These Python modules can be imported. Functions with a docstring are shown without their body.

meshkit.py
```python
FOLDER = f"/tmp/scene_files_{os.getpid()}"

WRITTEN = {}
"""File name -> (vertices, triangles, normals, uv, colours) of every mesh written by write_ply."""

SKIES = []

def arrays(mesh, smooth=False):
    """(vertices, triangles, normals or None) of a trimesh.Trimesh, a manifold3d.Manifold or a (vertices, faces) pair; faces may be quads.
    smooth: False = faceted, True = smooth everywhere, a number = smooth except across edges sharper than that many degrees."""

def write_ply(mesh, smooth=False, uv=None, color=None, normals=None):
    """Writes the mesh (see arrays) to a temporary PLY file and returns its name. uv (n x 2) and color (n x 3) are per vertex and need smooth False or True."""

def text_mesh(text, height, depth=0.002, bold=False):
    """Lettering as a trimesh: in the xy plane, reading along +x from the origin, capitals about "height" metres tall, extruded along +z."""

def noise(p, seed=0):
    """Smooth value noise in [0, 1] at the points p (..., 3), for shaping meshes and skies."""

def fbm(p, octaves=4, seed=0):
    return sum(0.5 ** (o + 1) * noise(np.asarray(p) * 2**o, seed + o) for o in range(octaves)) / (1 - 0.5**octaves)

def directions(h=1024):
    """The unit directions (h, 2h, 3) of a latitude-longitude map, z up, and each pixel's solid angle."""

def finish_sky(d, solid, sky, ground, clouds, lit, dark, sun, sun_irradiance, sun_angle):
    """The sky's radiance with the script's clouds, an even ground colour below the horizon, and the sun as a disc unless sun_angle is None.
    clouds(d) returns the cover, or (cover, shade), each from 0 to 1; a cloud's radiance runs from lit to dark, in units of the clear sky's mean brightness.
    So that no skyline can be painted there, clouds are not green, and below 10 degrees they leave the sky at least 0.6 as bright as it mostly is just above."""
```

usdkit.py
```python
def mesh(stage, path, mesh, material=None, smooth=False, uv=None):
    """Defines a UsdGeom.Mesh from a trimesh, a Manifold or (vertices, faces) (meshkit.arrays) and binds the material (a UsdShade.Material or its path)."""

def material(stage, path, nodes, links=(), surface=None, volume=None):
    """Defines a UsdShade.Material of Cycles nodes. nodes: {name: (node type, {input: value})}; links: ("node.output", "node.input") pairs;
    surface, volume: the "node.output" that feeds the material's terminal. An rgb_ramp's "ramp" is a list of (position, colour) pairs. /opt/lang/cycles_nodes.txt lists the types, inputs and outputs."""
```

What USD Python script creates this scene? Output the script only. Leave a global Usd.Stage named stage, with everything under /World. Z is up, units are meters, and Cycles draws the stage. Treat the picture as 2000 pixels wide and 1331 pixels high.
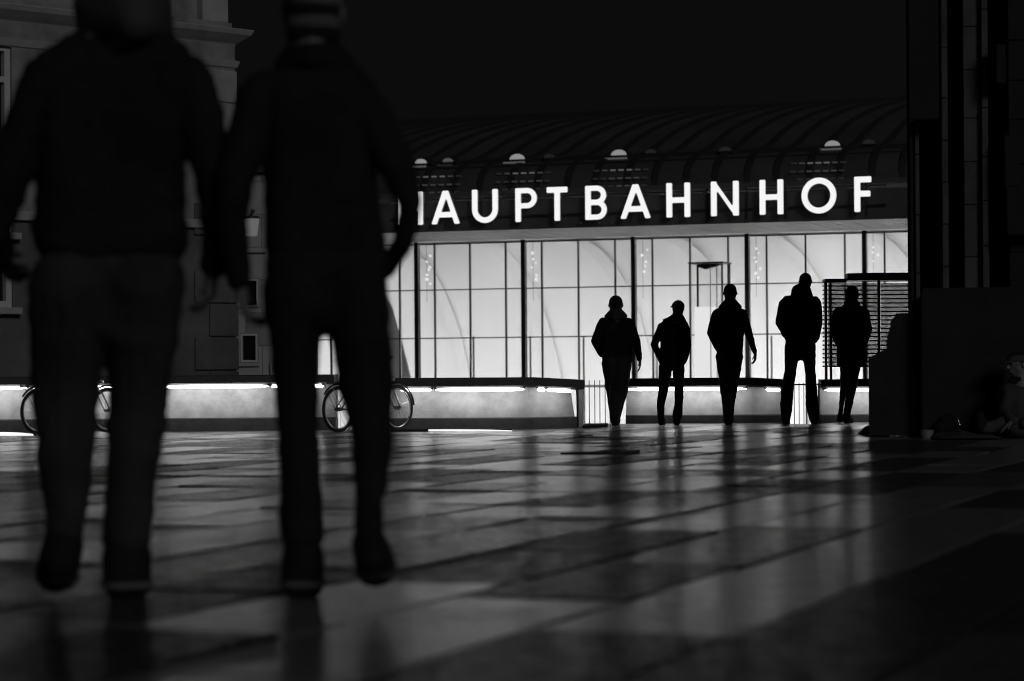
import math, random
import numpy as np
import trimesh
import manifold3d as m3
import meshkit, usdkit
from shapely.geometry import Polygon, LineString, Point, box as sbox
from shapely.ops import unary_union
from shapely import affinity
from pxr import Usd, UsdGeom, UsdLux, UsdShade, Gf, Sdf

random.seed(7)
rng = np.random.default_rng(7)
stage = Usd.Stage.CreateInMemory()
UsdGeom.SetStageUpAxis(stage, "Z")
UsdGeom.SetStageMetersPerUnit(stage, 1.0)
UsdGeom.Xform.Define(stage, "/World")

# ------------------------------------------------------------------ camera, sky, city light, exposure
F = 85.0 / 36.0 * 2000.0          # focal length in photograph pixels
HCAM, ROLL, HY = 0.655, 0.0075, 729.0
cr, sr = math.cos(ROLL), math.sin(ROLL)
cam = UsdGeom.Camera.Define(stage, "/World/camera")
M = Gf.Matrix4d(cr, 0, -sr, 0,  sr, 0, cr, 0,  0, -1, 0, 0,  0, 0, HCAM, 1)
cam.AddTransformOp().Set(M)
cam.CreateHorizontalApertureAttr(36.0)
cam.CreateVerticalApertureAttr(36.0 * 681 / 1024)
cam.CreateFocalLengthAttr(85.0)
cam.CreateVerticalApertureOffsetAttr((HY - 665.5) / 2000.0 * 36.0)
cam.CreateFStopAttr(2.6)
cam.CreateFocusDistanceAttr(32.0)
cam.CreateExposureAttr(0.0)
cam.CreateClippingRangeAttr(Gf.Vec2f(0.1, 2000.0))

SUN_AZ, SUN_EL = math.atan2(0.45, -0.89), math.radians(24)   # glow of the town from behind
sky = usdkit.material(stage, "/World/Looks/night_sky", {
    "t": ("sky_texture", {"sky_type": "single_scattering", "sun_disc": False, "sun_elevation": SUN_EL, "sun_rotation": SUN_AZ, "ozone_density": 1.0}),
    "h": ("hsv", {"saturation": 0.0, "value": 1.0, "fac": 1.0, "hue": 0.5}),
    "m": ("mix_color", {"fac": 0.93, "b": (3.4, 3.4, 3.4), "use_clamp": False}),
    "b": ("background_shader", {"strength": 0.001})}, [("t.color", "h.color"), ("h.color", "m.a"), ("m.result", "b.color")], surface="b.background")
dome = UsdLux.DomeLight.Define(stage, "/World/sky")
UsdShade.MaterialBindingAPI.Apply(dome.GetPrim()).Bind(sky)
dome.GetPrim().SetCustomDataByKey("kind", "structure")
sun = UsdLux.DistantLight.Define(stage, "/World/city_glow")
sun.CreateIntensityAttr(0.085)
sun.CreateNormalizeAttr(True) if hasattr(sun, "CreateNormalizeAttr") else None
sun.CreateAngleAttr(14.0)
sun.CreateColorAttr(Gf.Vec3f(1, 1, 1))
_d = np.array([math.sin(SUN_AZ) * math.cos(SUN_EL), math.cos(SUN_AZ) * math.cos(SUN_EL), math.sin(SUN_EL)])  # towards the light
_x = np.cross([0, 0, 1.0], _d); _x /= np.linalg.norm(_x); _y = np.cross(_d, _x)
sun.AddTransformOp().Set(Gf.Matrix4d(*_x, 0, *_y, 0, *_d, 0, 0, 0, 0, 1))


# ------------------------------------------------------------------ photograph pixel -> place
def ray(x, y):
    a, b = (x - 1000.0) / F, (HY - y) / F
    return a * cr + b * sr, -a * sr + b * cr


def pt(x, y, Y):
    X, Zd = ray(x, y)
    return np.array([X * Y, Y, HCAM + Zd * Y])


def gnd(x, y):
    X, Zd = ray(x, y)
    t = -HCAM / Zd
    return np.array([X * t, t, 0.0])


class Plane:
    """A vertical plane through (ox, oy): u to the right along it, s away from it, z up."""

    def __init__(self, ox, oy, ang):
        self.o, self.ang = np.array([ox, oy]), ang
        self.d = np.array([math.cos(ang), math.sin(ang)])
        self.n = np.array([-math.sin(ang), math.cos(ang)])

    def uz(self, x, y, s=0.0):
        X, Zd = ray(x, y)
        t = (self.n @ self.o + s) / (self.n @ np.array([X, 1.0]))
        return self.d @ (np.array([X, 1.0]) * t - self.o), HCAM + Zd * t


# ------------------------------------------------------------------ materials (the photograph is black and white: all greys)
LK = "/World/Looks/"


def g(v):
    return (v, v, v)


def plain(name, v, rough=0.6, metallic=0.0, var=0.25, scale=6.0, bump=0.0, bscale=40.0, spec=0.5):
    n = {"g": ("geometry", {}), "n": ("noise_texture", {"scale": scale, "detail": 5.0, "roughness": 0.6}),
         "r": ("rgb_ramp", {"ramp": [(0.25, g(v * (1 - var))), (0.75, g(v * (1 + var)))]}),
         "p": ("principled_bsdf", {"roughness": rough, "metallic": metallic, "specular_ior_level": spec})}
    l = [("g.position", "n.vector"), ("n.fac", "r.fac"), ("r.color", "p.base_color")]
    if bump:
        n["m"] = ("noise_texture", {"scale": bscale, "detail": 3.0})
        n["b"] = ("bump", {"strength": bump, "distance": 0.01})
        l += [("g.position", "m.vector"), ("m.fac", "b.height"), ("b.normal", "p.normal")]
    return usdkit.material(stage, LK + name, n, l, surface="p.BSDF")


def emit(name, v):
    return usdkit.material(stage, LK + name, {"e": ("emission", {"color": (1, 1, 1), "strength": v})}, [], surface="e.emission")


def paving(name, v, rough, wet, coat):
    """Granite: a glossy, damp face broken by dull grain, pits and blotches; wet is the share that shines."""
    n = {"g": ("geometry", {}), "n": ("noise_texture", {"scale": 42.0, "detail": 5.0, "roughness": 0.8}),
         "n2": ("noise_texture", {"scale": 2.4, "detail": 6.0, "roughness": 0.7}),
         "n3": ("noise_texture", {"scale": 11.0, "detail": 5.0, "roughness": 0.75}),
         "r": ("rgb_ramp", {"ramp": [(0.3, g(v * 0.4)), (0.7, g(v * 1.6))]}),
         "q": ("map_range", {"from_min": 0.35, "from_max": 0.65, "to_min": rough - 0.05, "to_max": rough + 0.07, "clamp": True}),
         "a1": ("math", {"math_type": "multiply_add", "value2": 3.6, "value3": -1.8}), "a3": ("math", {"math_type": "multiply_add", "value2": 3.4, "value3": -1.7}),
         "a2": ("math", {"math_type": "multiply_add", "value2": 1.0, "value3": -0.5 + wet}),
         "s1": ("math", {"math_type": "add"}), "s2": ("math", {"math_type": "add", "use_clamp": True}),
         "b": ("bump", {"strength": 0.22, "distance": 0.004}), "b2": ("bump", {"strength": 0.10, "distance": 0.010}),
         "wetp": ("principled_bsdf", {"specular_ior_level": 0.9, "coat_weight": coat, "coat_roughness": 0.33, "coat_ior": 2.6}),
         "dry": ("principled_bsdf", {"specular_ior_level": 0.12, "roughness": 0.62}), "m": ("mix_closure", {})}
    l = [("g.position", "n.vector"), ("g.position", "n2.vector"), ("g.position", "n3.vector"), ("n.fac", "r.fac"), ("r.color", "wetp.base_color"), ("r.color", "dry.base_color"),
         ("n2.fac", "q.value"), ("q.result", "wetp.roughness"), ("n.fac", "a1.value1"), ("n2.fac", "a2.value1"), ("n3.fac", "a3.value1"),
         ("a1.value", "s1.value1"), ("a3.value", "s1.value2"), ("s1.value", "s2.value1"), ("a2.value", "s2.value2"), ("s2.value", "m.fac"),
         ("n.fac", "b.height"), ("n3.fac", "b2.height"), ("b.normal", "b2.normal"), ("b2.normal", "wetp.normal"), ("b2.normal", "dry.normal"),
         ("dry.BSDF", "m.closure1"), ("wetp.BSDF", "m.closure2")]
    return usdkit.material(stage, LK + name, n, l, surface="m.closure")


def cloth(name, v, scale=220.0):
    n = {"g": ("geometry", {}), "n": ("noise_texture", {"scale": scale, "detail": 2.0}), "n2": ("noise_texture", {"scale": 5.0, "detail": 4.0}),
         "r": ("rgb_ramp", {"ramp": [(0.25, g(v * 0.7)), (0.75, g(v * 1.35))]}),
         "b": ("bump", {"strength": 0.3, "distance": 0.002}),
         "p": ("principled_bsdf", {"roughness": 0.9, "specular_ior_level": 0.15})}
    l = [("g.position", "n.vector"), ("g.position", "n2.vector"), ("n2.fac", "r.fac"), ("r.color", "p.base_color"), ("n.fac", "b.height"), ("b.normal", "p.normal")]
    return usdkit.material(stage, LK + name, n, l, surface="p.BSDF")


SLAB = [paving("granite_dark", 0.03, 0.21, 0.36, 0.6), paving("granite_mid", 0.06, 0.17, 0.66, 0.9), paving("granite_pale", 0.17, 0.14, 1.0, 1.0)]
BED = plain("joint_sand", 0.025, 0.95, spec=0.1)
CONC = plain("concrete", 0.48, 0.8, var=0.32, scale=5.0, bump=0.25, bscale=60)
COPING = plain("dark_coping", 0.05, 0.6, var=0.2)
PLINTH = plain("plinth_stone", 0.07, 0.75, var=0.3, scale=9.0, bump=0.3)
LAMP_TUBE = emit("lamp_tube", 12.5)
FLOOR_LAMP = emit("floor_emitter", 1.1)
FLOOR_DIM = emit("floor_lamp_dim", 0.3)
METAL = plain("dark_metal", 0.03, 0.45, metallic=0.4, var=0.1)
STEEL = plain("bright_steel", 0.55, 0.25, metallic=1.0, var=0.05)
RUBBER = plain("black_rubber", 0.015, 0.8, var=0.1)
LETTER = emit("lit_letter", 0.92)
LETTER_SIDE = plain("letter_side", 0.4, 0.5)
FASCIA = plain("dark_fascia", 0.07, 0.8, var=0.2, scale=2)
WHITE = plain("white_plaster", 0.76, 0.8, var=0.03, scale=0.6)
RIBM = plain("rib_shade_plaster", 0.72, 0.8, var=0.03)
SOFFIT = plain("soffit_panel", 0.44, 0.6, var=0.06)
HALLFLOOR = plain("hall_floor", 0.45, 0.5, var=0.1)
HALL_LAMP = emit("hall_lamp", 25.0)
WALL_FILL = emit("wall_fill_glow", 9.0)
GLINT = emit("glint_glow", 0.88)
LIT_PANEL = emit("lit_panel", 0.86)
SHED = plain("shed_glass", 0.06, 0.7, var=0.35, scale=0.35)
SHEDRIB = plain("shed_rib", 0.024, 0.6)
DOMES = [emit("dormer_bright", 0.26), emit("dormer_dim", 0.08), emit("dormer_faint", 0.014)]
DASH = [emit("skylight_bright", 0.11), emit("skylight_mid", 0.045), emit("skylight_faint", 0.02)]
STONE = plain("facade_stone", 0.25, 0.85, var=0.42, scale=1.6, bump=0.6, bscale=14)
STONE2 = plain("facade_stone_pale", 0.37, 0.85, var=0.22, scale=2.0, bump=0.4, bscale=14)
FRAME = plain("pale_window_frame", 0.55, 0.5, var=0.08)
DARKGLASS = plain("dark_glass", 0.01, 0.12, var=0.1)
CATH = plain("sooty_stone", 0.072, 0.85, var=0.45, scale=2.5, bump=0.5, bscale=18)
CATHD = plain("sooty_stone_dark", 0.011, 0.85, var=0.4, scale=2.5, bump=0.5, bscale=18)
LANTERN = emit("lantern_glass", 0.12)
SKIN = plain("skin", 0.12, 0.6, var=0.08, scale=30)
HAIR = plain("dark_hair", 0.012, 0.8, spec=0.2)
BLACK = cloth("black_cloth", 0.014)
GREYC = cloth("charcoal_cloth", 0.026)
JEANS = cloth("dark_denim", 0.030)
HOODC = cloth("grey_hood_cloth", 0.05)
STRIPE = cloth("pale_knit", 0.11)
SHOE = plain("dark_leather", 0.012, 0.85, spec=0.2)
SOLE = plain("shoe_sole", 0.14, 0.7)
WOOL = cloth("worn_wool", 0.05)
CUPM = plain("paper_cup", 0.22, 0.6, var=0.05)
PANE = usdkit.material(stage, LK + "window_pane", {
    "t": ("transparent_bsdf", {"color": g(0.97)}), "gl": ("glossy_bsdf", {"color": g(0.9), "roughness": 0.02}), "f": ("fresnel", {"IOR": 1.35}), "m": ("mix_closure", {})},
    [("f.fac", "m.fac"), ("t.BSDF", "m.closure1"), ("gl.BSDF", "m.closure2")], surface="m.closure")
PANE_DIM = usdkit.material(stage, LK + "tinted_pane", {
    "t": ("transparent_bsdf", {"color": g(0.44)}), "gl": ("glossy_bsdf", {"color": g(0.6), "roughness": 0.1}), "f": ("fresnel", {"IOR": 1.4}), "m": ("mix_closure", {})},
    [("f.fac", "m.fac"), ("t.BSDF", "m.closure1"), ("gl.BSDF", "m.closure2")], surface="m.closure")

# ------------------------------------------------------------------ prim helpers
taken = {}


def numbered(parent, name):
    k = taken.get((parent, name), -1) + 1
    taken[(parent, name)] = k
    return f"{parent}/{name}" if k == 0 else f"{parent}/{name}_{k:03d}"


def mark(prim, label=None, cat=None, group=None, kind=None):
    for k, v in (("label", label), ("category", cat), ("group", group), ("kind", kind)):
        if v:
            prim.SetCustomDataByKey(k, v)
    return prim


class Thing:
    def __init__(self, name, label=None, cat=None, loc=(0, 0, 0), rotz=0.0, group=None, kind=None, parent="/World"):
        self.path = numbered(parent, name)
        self.loc, self.rotz = np.array(loc, float), rotz
        x = UsdGeom.Xform.Define(stage, self.path)
        if parent == "/World":
            x.AddTranslateOp().Set(Gf.Vec3d(*map(float, loc)))
            x.AddRotateZOp().Set(math.degrees(rotz))
        mark(x.GetPrim(), label, cat, group, kind)
        self.prim = x.GetPrim()

    def local(self, v):
        v = np.asarray(v, float) - self.loc
        c, s = math.cos(-self.rotz), math.sin(-self.rotz)
        return v @ np.array([[c, s, 0], [-s, c, 0], [0, 0, 1.0]])

    def part(self, name, mesh, mat, smooth=False, world=False, under=None, label=None, kind=None):
        """mesh in the thing's own frame, or in world coordinates with world=True. under: a part's path, for a sub-part."""
        v, f, _ = meshkit.arrays(mesh)
        if world:
            v = self.local(v)
        p = numbered(under or self.path, name)
        o = usdkit.mesh(stage, p, trimesh.Trimesh(v, f, process=False) if smooth else (v, f), mat, smooth=smooth)
        mark(o.GetPrim(), label, kind=kind)
        return p


def box(x0, x1, y0, y1, z0, z1):
    b = trimesh.creation.box([abs(x1 - x0), abs(y1 - y0), abs(z1 - z0)])
    b.apply_translation([(x0 + x1) / 2, (y0 + y1) / 2, (z0 + z1) / 2])
    return b


def cham(x0, x1, y0, y1, z0, z1, c=0.01):
    """A box with its edges taken off."""
    pts = []
    for sx, X in ((1, x0), (-1, x1)):
        for sy, Y in ((1, y0), (-1, y1)):
            for sz, Z in ((1, z0), (-1, z1)):
                pts += [(X + sx * c, Y + sy * c, Z), (X + sx * c, Y, Z + sz * c), (X, Y + sy * c, Z + sz * c)]
    return trimesh.convex.convex_hull(np.array(pts))


def cat_(ms):
    return trimesh.util.concatenate([m if isinstance(m, trimesh.Trimesh) else trimesh.Trimesh(*m, process=False) for m in ms])


def tube(points, r, sides=8, closed=False):
    p = np.asarray(points, float)
    n = len(p)
    t = (np.roll(p, -1, 0) - np.roll(p, 1, 0)) if closed else np.gradient(p, axis=0)
    t /= np.linalg.norm(t, axis=1, keepdims=True) + 1e-12
    ref = np.array([0.123, 0.31, 0.94]); a = np.cross(t, ref); a /= np.linalg.norm(a, axis=1, keepdims=True) + 1e-12
    b = np.cross(t, a)
    ang = np.arange(sides) * 2 * np.pi / sides
    rr = np.broadcast_to(np.asarray(r, float), (n,))
    v = (p[:, None] + rr[:, None, None] * (np.cos(ang)[None, :, None] * a[:, None] + np.sin(ang)[None, :, None] * b[:, None])).reshape(-1, 3)
    f = []
    for i in range(n if closed else n - 1):
        j = (i + 1) % n
        for k in range(sides):
            l = (k + 1) % sides
            f += [[i * sides + k, i * sides + l, j * sides + l], [i * sides + k, j * sides + l, j * sides + k]]
    if not closed:
        for e, flip in ((0, 1), (n - 1, 0)):
            c = len(v); v = np.vstack([v, p[e]])
            for k in range(sides):
                tri = [c, e * sides + k, e * sides + (k + 1) % sides]
                f.append(tri[::-1] if flip == 0 else tri)
    m = trimesh.Trimesh(v, np.array(f), process=False)
    m.fix_normals() if False else None
    return m


def sweep(path, prof):
    """A convex profile [(t, z)] swept along a plan polyline; t points to the right-hand (viewer's) side, mitred."""
    p = np.asarray(path, float)
    seg = np.diff(p, axis=0); seg /= np.linalg.norm(seg, axis=1, keepdims=True)
    nr = np.stack([seg[:, 1], -seg[:, 0]], 1)
    off = []
    for i in range(len(p)):
        a, b = nr[max(i - 1, 0)], nr[min(i, len(nr) - 1)]
        m = (a + b); m /= np.linalg.norm(m)
        off.append(m / max(m @ a, 0.3))
    prof = np.asarray(prof, float); k = len(prof)
    v = np.array([[*(p[i] + off[i] * t), z + (path_dz[i] if path_dz is not None else 0)] for i in range(len(p)) for t, z in prof])
    f = []
    for i in range(len(p) - 1):
        for j in range(k):
            l = (j + 1) % k
            f += [[i * k + j, (i + 1) * k + j, (i + 1) * k + l], [i * k + j, (i + 1) * k + l, i * k + l]]
    e = (len(p) - 1) * k
    for j in range(1, k - 1):
        f += [[0, j, j + 1], [e, e + j + 1, e + j]]
    m = trimesh.Trimesh(v, np.array(f), process=False)
    if m.volume < 0:
        m.invert()
    return m


path_dz = None


def extr(poly, depth):
    """Shapely polygon in (u, z) extruded along +s: returns a mesh in (u, s, z)."""
    m = trimesh.util.concatenate([trimesh.creation.extrude_polygon(q, depth, engine="earcut") for q in getattr(poly, "geoms", [poly])])
    v = m.vertices[:, [0, 2, 1]].copy()
    return trimesh.Trimesh(v, m.faces[:, ::-1], process=False)


# ================================================================== THE GROUND
edge_poly = [(-30, 28.5), (gnd(0, 847)[0], 28.6), (0.80, 28.8), (1.10, 28.75), (1.12, 30.7), (3.40, 30.7), (3.42, 29.85), (3.86, 29.85), (3.88, 31.0), (4.75, 36.5), (30, 39)]
plaza_outline = Polygon(edge_poly + [(30, -12), (-30, -12)])
plaza = Thing("plaza", kind="structure")
plaza.part("bedding", (lambda m: m.apply_translation([0, 0, -0.432]) or m)(trimesh.creation.extrude_polygon(plaza_outline, 0.42, engine="earcut")), BED)


def undulate(x, y):
    p = np.stack([np.asarray(x, float) * 0.35, np.asarray(y, float) * 0.35, np.zeros_like(np.asarray(x, float))], -1)
    return (meshkit.fbm(p, 3, 5) - 0.5) * 0.022


DIR = math.radians(20.5)
dv, nv = np.array([math.sin(DIR), math.cos(DIR)]), np.array([math.cos(DIR), -math.sin(DIR)])
slabs = []
ROWW = 0.53
for i in range(-40, 40):
    r = random.Random(100 + i)
    t = -r.random() * 1.2 - 20
    c0 = i * ROWW
    while t < 50:
        L = r.choice([0.9, 1.1, 1.35, 1.6, 1.85])
        q = [nv * (c0 + 0.011) + dv * (t + 0.007), nv * (c0 + ROWW - 0.011) + dv * (t + 0.007), nv * (c0 + ROWW - 0.011) + dv * (t + L - 0.007), nv * (c0 + 0.011) + dv * (t + L - 0.007)]
        t += L
        ctr = np.mean(q, 0)
        if not (3.2 < ctr[1] < 33 and abs(ctr[0]) < 0.30 * ctr[1] + 2.5):
            continue
        tone = r.random()
        tilt = (r.gauss(0, 0.0050), r.gauss(0, 0.0040), r.gauss(0, 0.0016))
        slabs.append((Polygon(q), 0 if tone < 0.33 else 1 if tone < 0.62 else 2, tilt))


def slab_mesh(poly, tilt):
    pl = poly.intersection(plaza_outline)
    if pl.is_empty or pl.area < 0.02 or pl.geom_type != "Polygon":
        return None
    xy = np.array(pl.exterior.coords)[:-1]
    if not pl.exterior.is_ccw:
        xy = xy[::-1]
    ins = np.array(xy) + (xy.mean(0) - xy) * (0.011 / np.maximum(np.linalg.norm(xy.mean(0) - xy, axis=1, keepdims=True), 0.01))
    c = xy.mean(0)
    top = undulate(xy[:, 0], xy[:, 1]) + tilt[2] + (xy - c) @ np.array(tilt[:2])
    top = top + np.clip(xy[:, 1] - 27, 0, 1) * (0.0 - top)          # level where it meets the kerb and the feet
    n = len(xy)
    v = np.vstack([np.c_[xy, np.full(n, -0.06)], np.c_[xy, top - 0.006], np.c_[ins, top], [[*c, top.mean()]]])
    f = []
    for k in range(n):
        l = (k + 1) % n
        for a in (0, n):
            f += [[a + k, a + l, a + n + l], [a + k, a + n + l, a + n + k]]
        f.append([2 * n + k, 2 * n + l, 3 * n])
    return trimesh.Trimesh(v, np.array(f), process=False)


made = []
for poly, tone, tilt in slabs:
    m = slab_mesh(poly, tilt)
    if m is None:
        continue
    c = np.array(poly.exterior.coords)[:-1]
    px = 1000 + F * c[:, 0] / c[:, 1]; py = HY + F * HCAM / c[:, 1]
    vis = Polygon(np.c_[px, py]).buffer(0).intersection(sbox(0, 0, 2000, 1331)).area
    made.append((vis, m, tone))
made.sort(key=lambda q: -q[0])
for vis, m, tone in made[:300]:
    plaza.part("paving_slab", m, SLAB[tone])
for tone in range(3):
    rest = [m for _, m, t in made[300:] if t == tone]
    if rest:
        plaza.part("further_paving", cat_(rest), SLAB[tone], kind="stuff")

fore = Thing("forecourt", kind="structure")
fore.part("ground_sheet", box(-300, 300, -200, 600, -4.62, -4.52), plain("forecourt_asphalt", 0.06, 0.8))
st = Thing("stairs", kind="structure")
for k in range(26):
    z = -0.17 * (k + 1)
    st.part("step", box(-12, 12, 31.1 + 0.33 * k, 31.1 + 0.33 * (k + 1) + 0.02, -4.5, z), STONE)

# ================================================================== PARAPETS WITH LIT UNDERSIDES


def gl(x, y):
    return gnd(x, y)[:2]


def parapet(label, pts, zt, zb, zp, lamps, dz=None, seams=(), end_drop=0.0):
    """pts: plan points of the plinth's front; zt, zb coping; zp top of the plinth; lamps: pixel spans along it."""
    global path_dz
    base = np.mean(pts, 0)
    T = Thing("parapet_wall", label, "low wall", (base[0], base[1], 0), group=None)
    path_dz = dz
    T.part("coping", sweep(pts, [(-0.45, zb), (0.13, zb), (0.17, zb + 0.02), (0.17, zt - 0.012), (0.155, zt), (-0.45, zt)]), COPING, world=True)
    T.part("wall_face", sweep(pts, [(-0.40, zp - 0.02), (-0.035, zp - 0.02), (-0.13, zb + 0.005), (-0.40, zb + 0.005)]), CONC, world=True)
    path_dz = None
    T.part("plinth", sweep(pts, [(-0.42, -0.35), (0.0, -0.35), (0.0, zp - 0.012), (-0.012, zp), (-0.42, zp)]), PLINTH, world=True)
    P = np.asarray(pts, float)
    for x0, x1, yy in lamps:
        # lamp tube under the coping, on the wall's plan line shifted out
        cand = []
        for x in np.linspace(x0, x1, 12):
            X, _ = ray(x, yy)
            for a, b, k in zip(P[:-1], P[1:], range(len(P))):
                d = b - a; nrm = np.array([d[1], -d[0]]) / np.linalg.norm(d)
                a2, b2 = a + nrm * 0.10, b + nrm * 0.10
                den = (b2 - a2)[0] - X * (b2 - a2)[1]
                s = (X * a2[1] - a2[0]) / den if abs(den) > 1e-9 else -1
                if -0.02 <= s <= 1.02:
                    q = a2 + (b2 - a2) * s
                    h = zb - 0.022 + (np.interp(s, [0, 1], [dz[k], dz[k + 1]]) if dz is not None else 0)
                    cand.append([*q, h])
                    break
        if len(cand) > 1:
            n = len(cand)
            T.part("lamp_tube", tube(cand, [0.006] + [0.021] * (n - 2) + [0.006], 8), LAMP_TUBE, smooth=True, world=True)
            T.part("lamp_bracket", cat_([box(q[0] - 0.012, q[0] + 0.012, q[1] - 0.02, q[1] + 0.16, zb - 0.02, zb + 0.004) for q in (cand[0], cand[-1])]), METAL, world=True)
    return T


def vp(a, b, t):
    return np.asarray(a) + (np.asarray(b) - np.asarray(a)) * t


P1 = [gl(-160, 846.6), gl(0, 845.4), gl(655, 840.6)]
parapet("long low concrete wall lit from under its dark coping, behind the left bicycle and the two foreground men", P1, 0.655, 0.545, 0.155,
        [(-150, 52, 756), (58, 312, 756), (318, 524, 756), (530, 542, 757), (606, 632, 758)])
P2 = [gl(742, 840.2), gl(1037, 838.5), gl(1127, 836.5)]
W2 = parapet("lit low concrete wall with a bent end, left of the stair railing beneath the first letters of the sign", P2, 0.605, 0.488, 0.137,
        [(782, 843, 759), (850, 1024, 760), (1050, 1064, 760.5), (1068, 1116, 762)], dz=[0, 0, -0.035])

P3 = [gl(1222, 827.2), gl(1470, 826.2), pt(1543, 800, 30.72)[:2]]
W3 = parapet("lit low concrete wall behind the middle walking men, right of the stair railing", P3, 0.575, 0.455, 0.105,
        [(1224, 1458, 762), (1496, 1524, 763)], dz=[0, 0, -0.03])

P4 = [gl(1603, 825.4), gl(1800, 824.2)]
parapet("short lit low concrete wall under the slatted pavilion beside the black stone block", P4, 0.545, 0.432, 0.10,
        [(1611, 1722, 765), (1726, 1790, 765)])


def floor_light(x0, x1, y, mat, label, hh=0.04):
    a, b = gl(x0, y), gl(x1, y)
    o = Thing("floor_light", label, "floor lamp", (*(a + b) / 2, 0))
    n = 10
    pts = []
    for k in range(n):
        t = k / (n - 1); q = vp(a, b, t); h = hh * math.sin(math.pi * min(max(t, 0.04), 0.96)) ** 0.35
        pts.append((q, h))
    v = np.array([[*q, 0.004] for q, h in pts] + [[*q, 0.004 + h] for q, h in pts] + [[q[0], q[1] + 0.06, 0.004] for q, h in pts])
    f = []
    for k in range(n - 1):
        f += [[k, k + 1, n + k + 1], [k, n + k + 1, n + k], [n + k, n + k + 1, 2 * n + k + 1], [n + k, 2 * n + k + 1, 2 * n + k]]
    o.part("diffuser", trimesh.Trimesh(v, np.array(f), process=False), mat, world=True)
    o.part("housing", box((a[0] + b[0]) / 2 - abs(b[0] - a[0]) / 2, (a[0] + b[0]) / 2 + abs(b[0] - a[0]) / 2, (a[1] + b[1]) / 2 + 0.08, (a[1] + b[1]) / 2 + 0.12, 0, 0.03), METAL, world=True)


floor_light(-60, 64, 852, FLOOR_LAMP, "white glowing floor light strip at the left wheel of the far left bicycle")
floor_light(160, 216, 851, FLOOR_DIM, "dim floor light strip between the legs of the left foreground man")
floor_light(764, 1000, 843.5, FLOOR_LAMP, "long thin floor light strip along the foot of the bent wall", 0.022)

# ================================================================== THE STATION
Z0, ANG = 80.0, -math.atan(0.35)
PF = Plane(0.0, Z0, ANG)
station = Thing("railway_station", "low modern station hall with glowing glass front and dark flat canopy under the sign", "station", (0, Z0, -4.5), ANG)
ZS = 4.5           # local z = world z + ZS
uth = [PF.uz(x, 600)[0] for x in (815, 1024, 1240, 1461, 1689)]
BAY = np.polyfit(range(5), uth, 1)
ub = lambda k: BAY[1] + BAY[0] * k
b0 = BAY[0]
UL, UR = PF.uz(536, 600)[0], ub(6.6)
zs_top = PF.uz(1000, 469.5)[1] + ZS
zT = [PF.uz(1000, 564.1)[1] + ZS, PF.uz(1000, 659.3)[1] + ZS]
rowh = zT[0] - zT[1]
levels = [0.05, zT[1] - 2 * rowh, zT[1] - rowh, zT[1], zT[0], zs_top - 0.07]
thick, thin = [], []
for k in range(-3, 8):
    if UL < ub(k) < UR:
        thick.append(ub(k))
    for q in (1 / 6, 0.5, 5 / 6):
        u = ub(k) + b0 * q
        if UL < u < UR:
            thin.append(u)
cols = sorted([UL] + thick + thin + [UR])
for u in thick:
    station.part("column_mullion", cham(u - 0.07, u + 0.07, -0.14, 0.10, 0, zs_top, 0.012), METAL)
for u in thin:
    station.part("mullion", box(u - 0.024, u + 0.024, -0.06, 0.05, 0, zs_top - 0.02), METAL)
for z in levels[1:]:
    station.part("transom", box(UL, UR, -0.03, 0.03, z - 0.019, z + 0.019), METAL)
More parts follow.
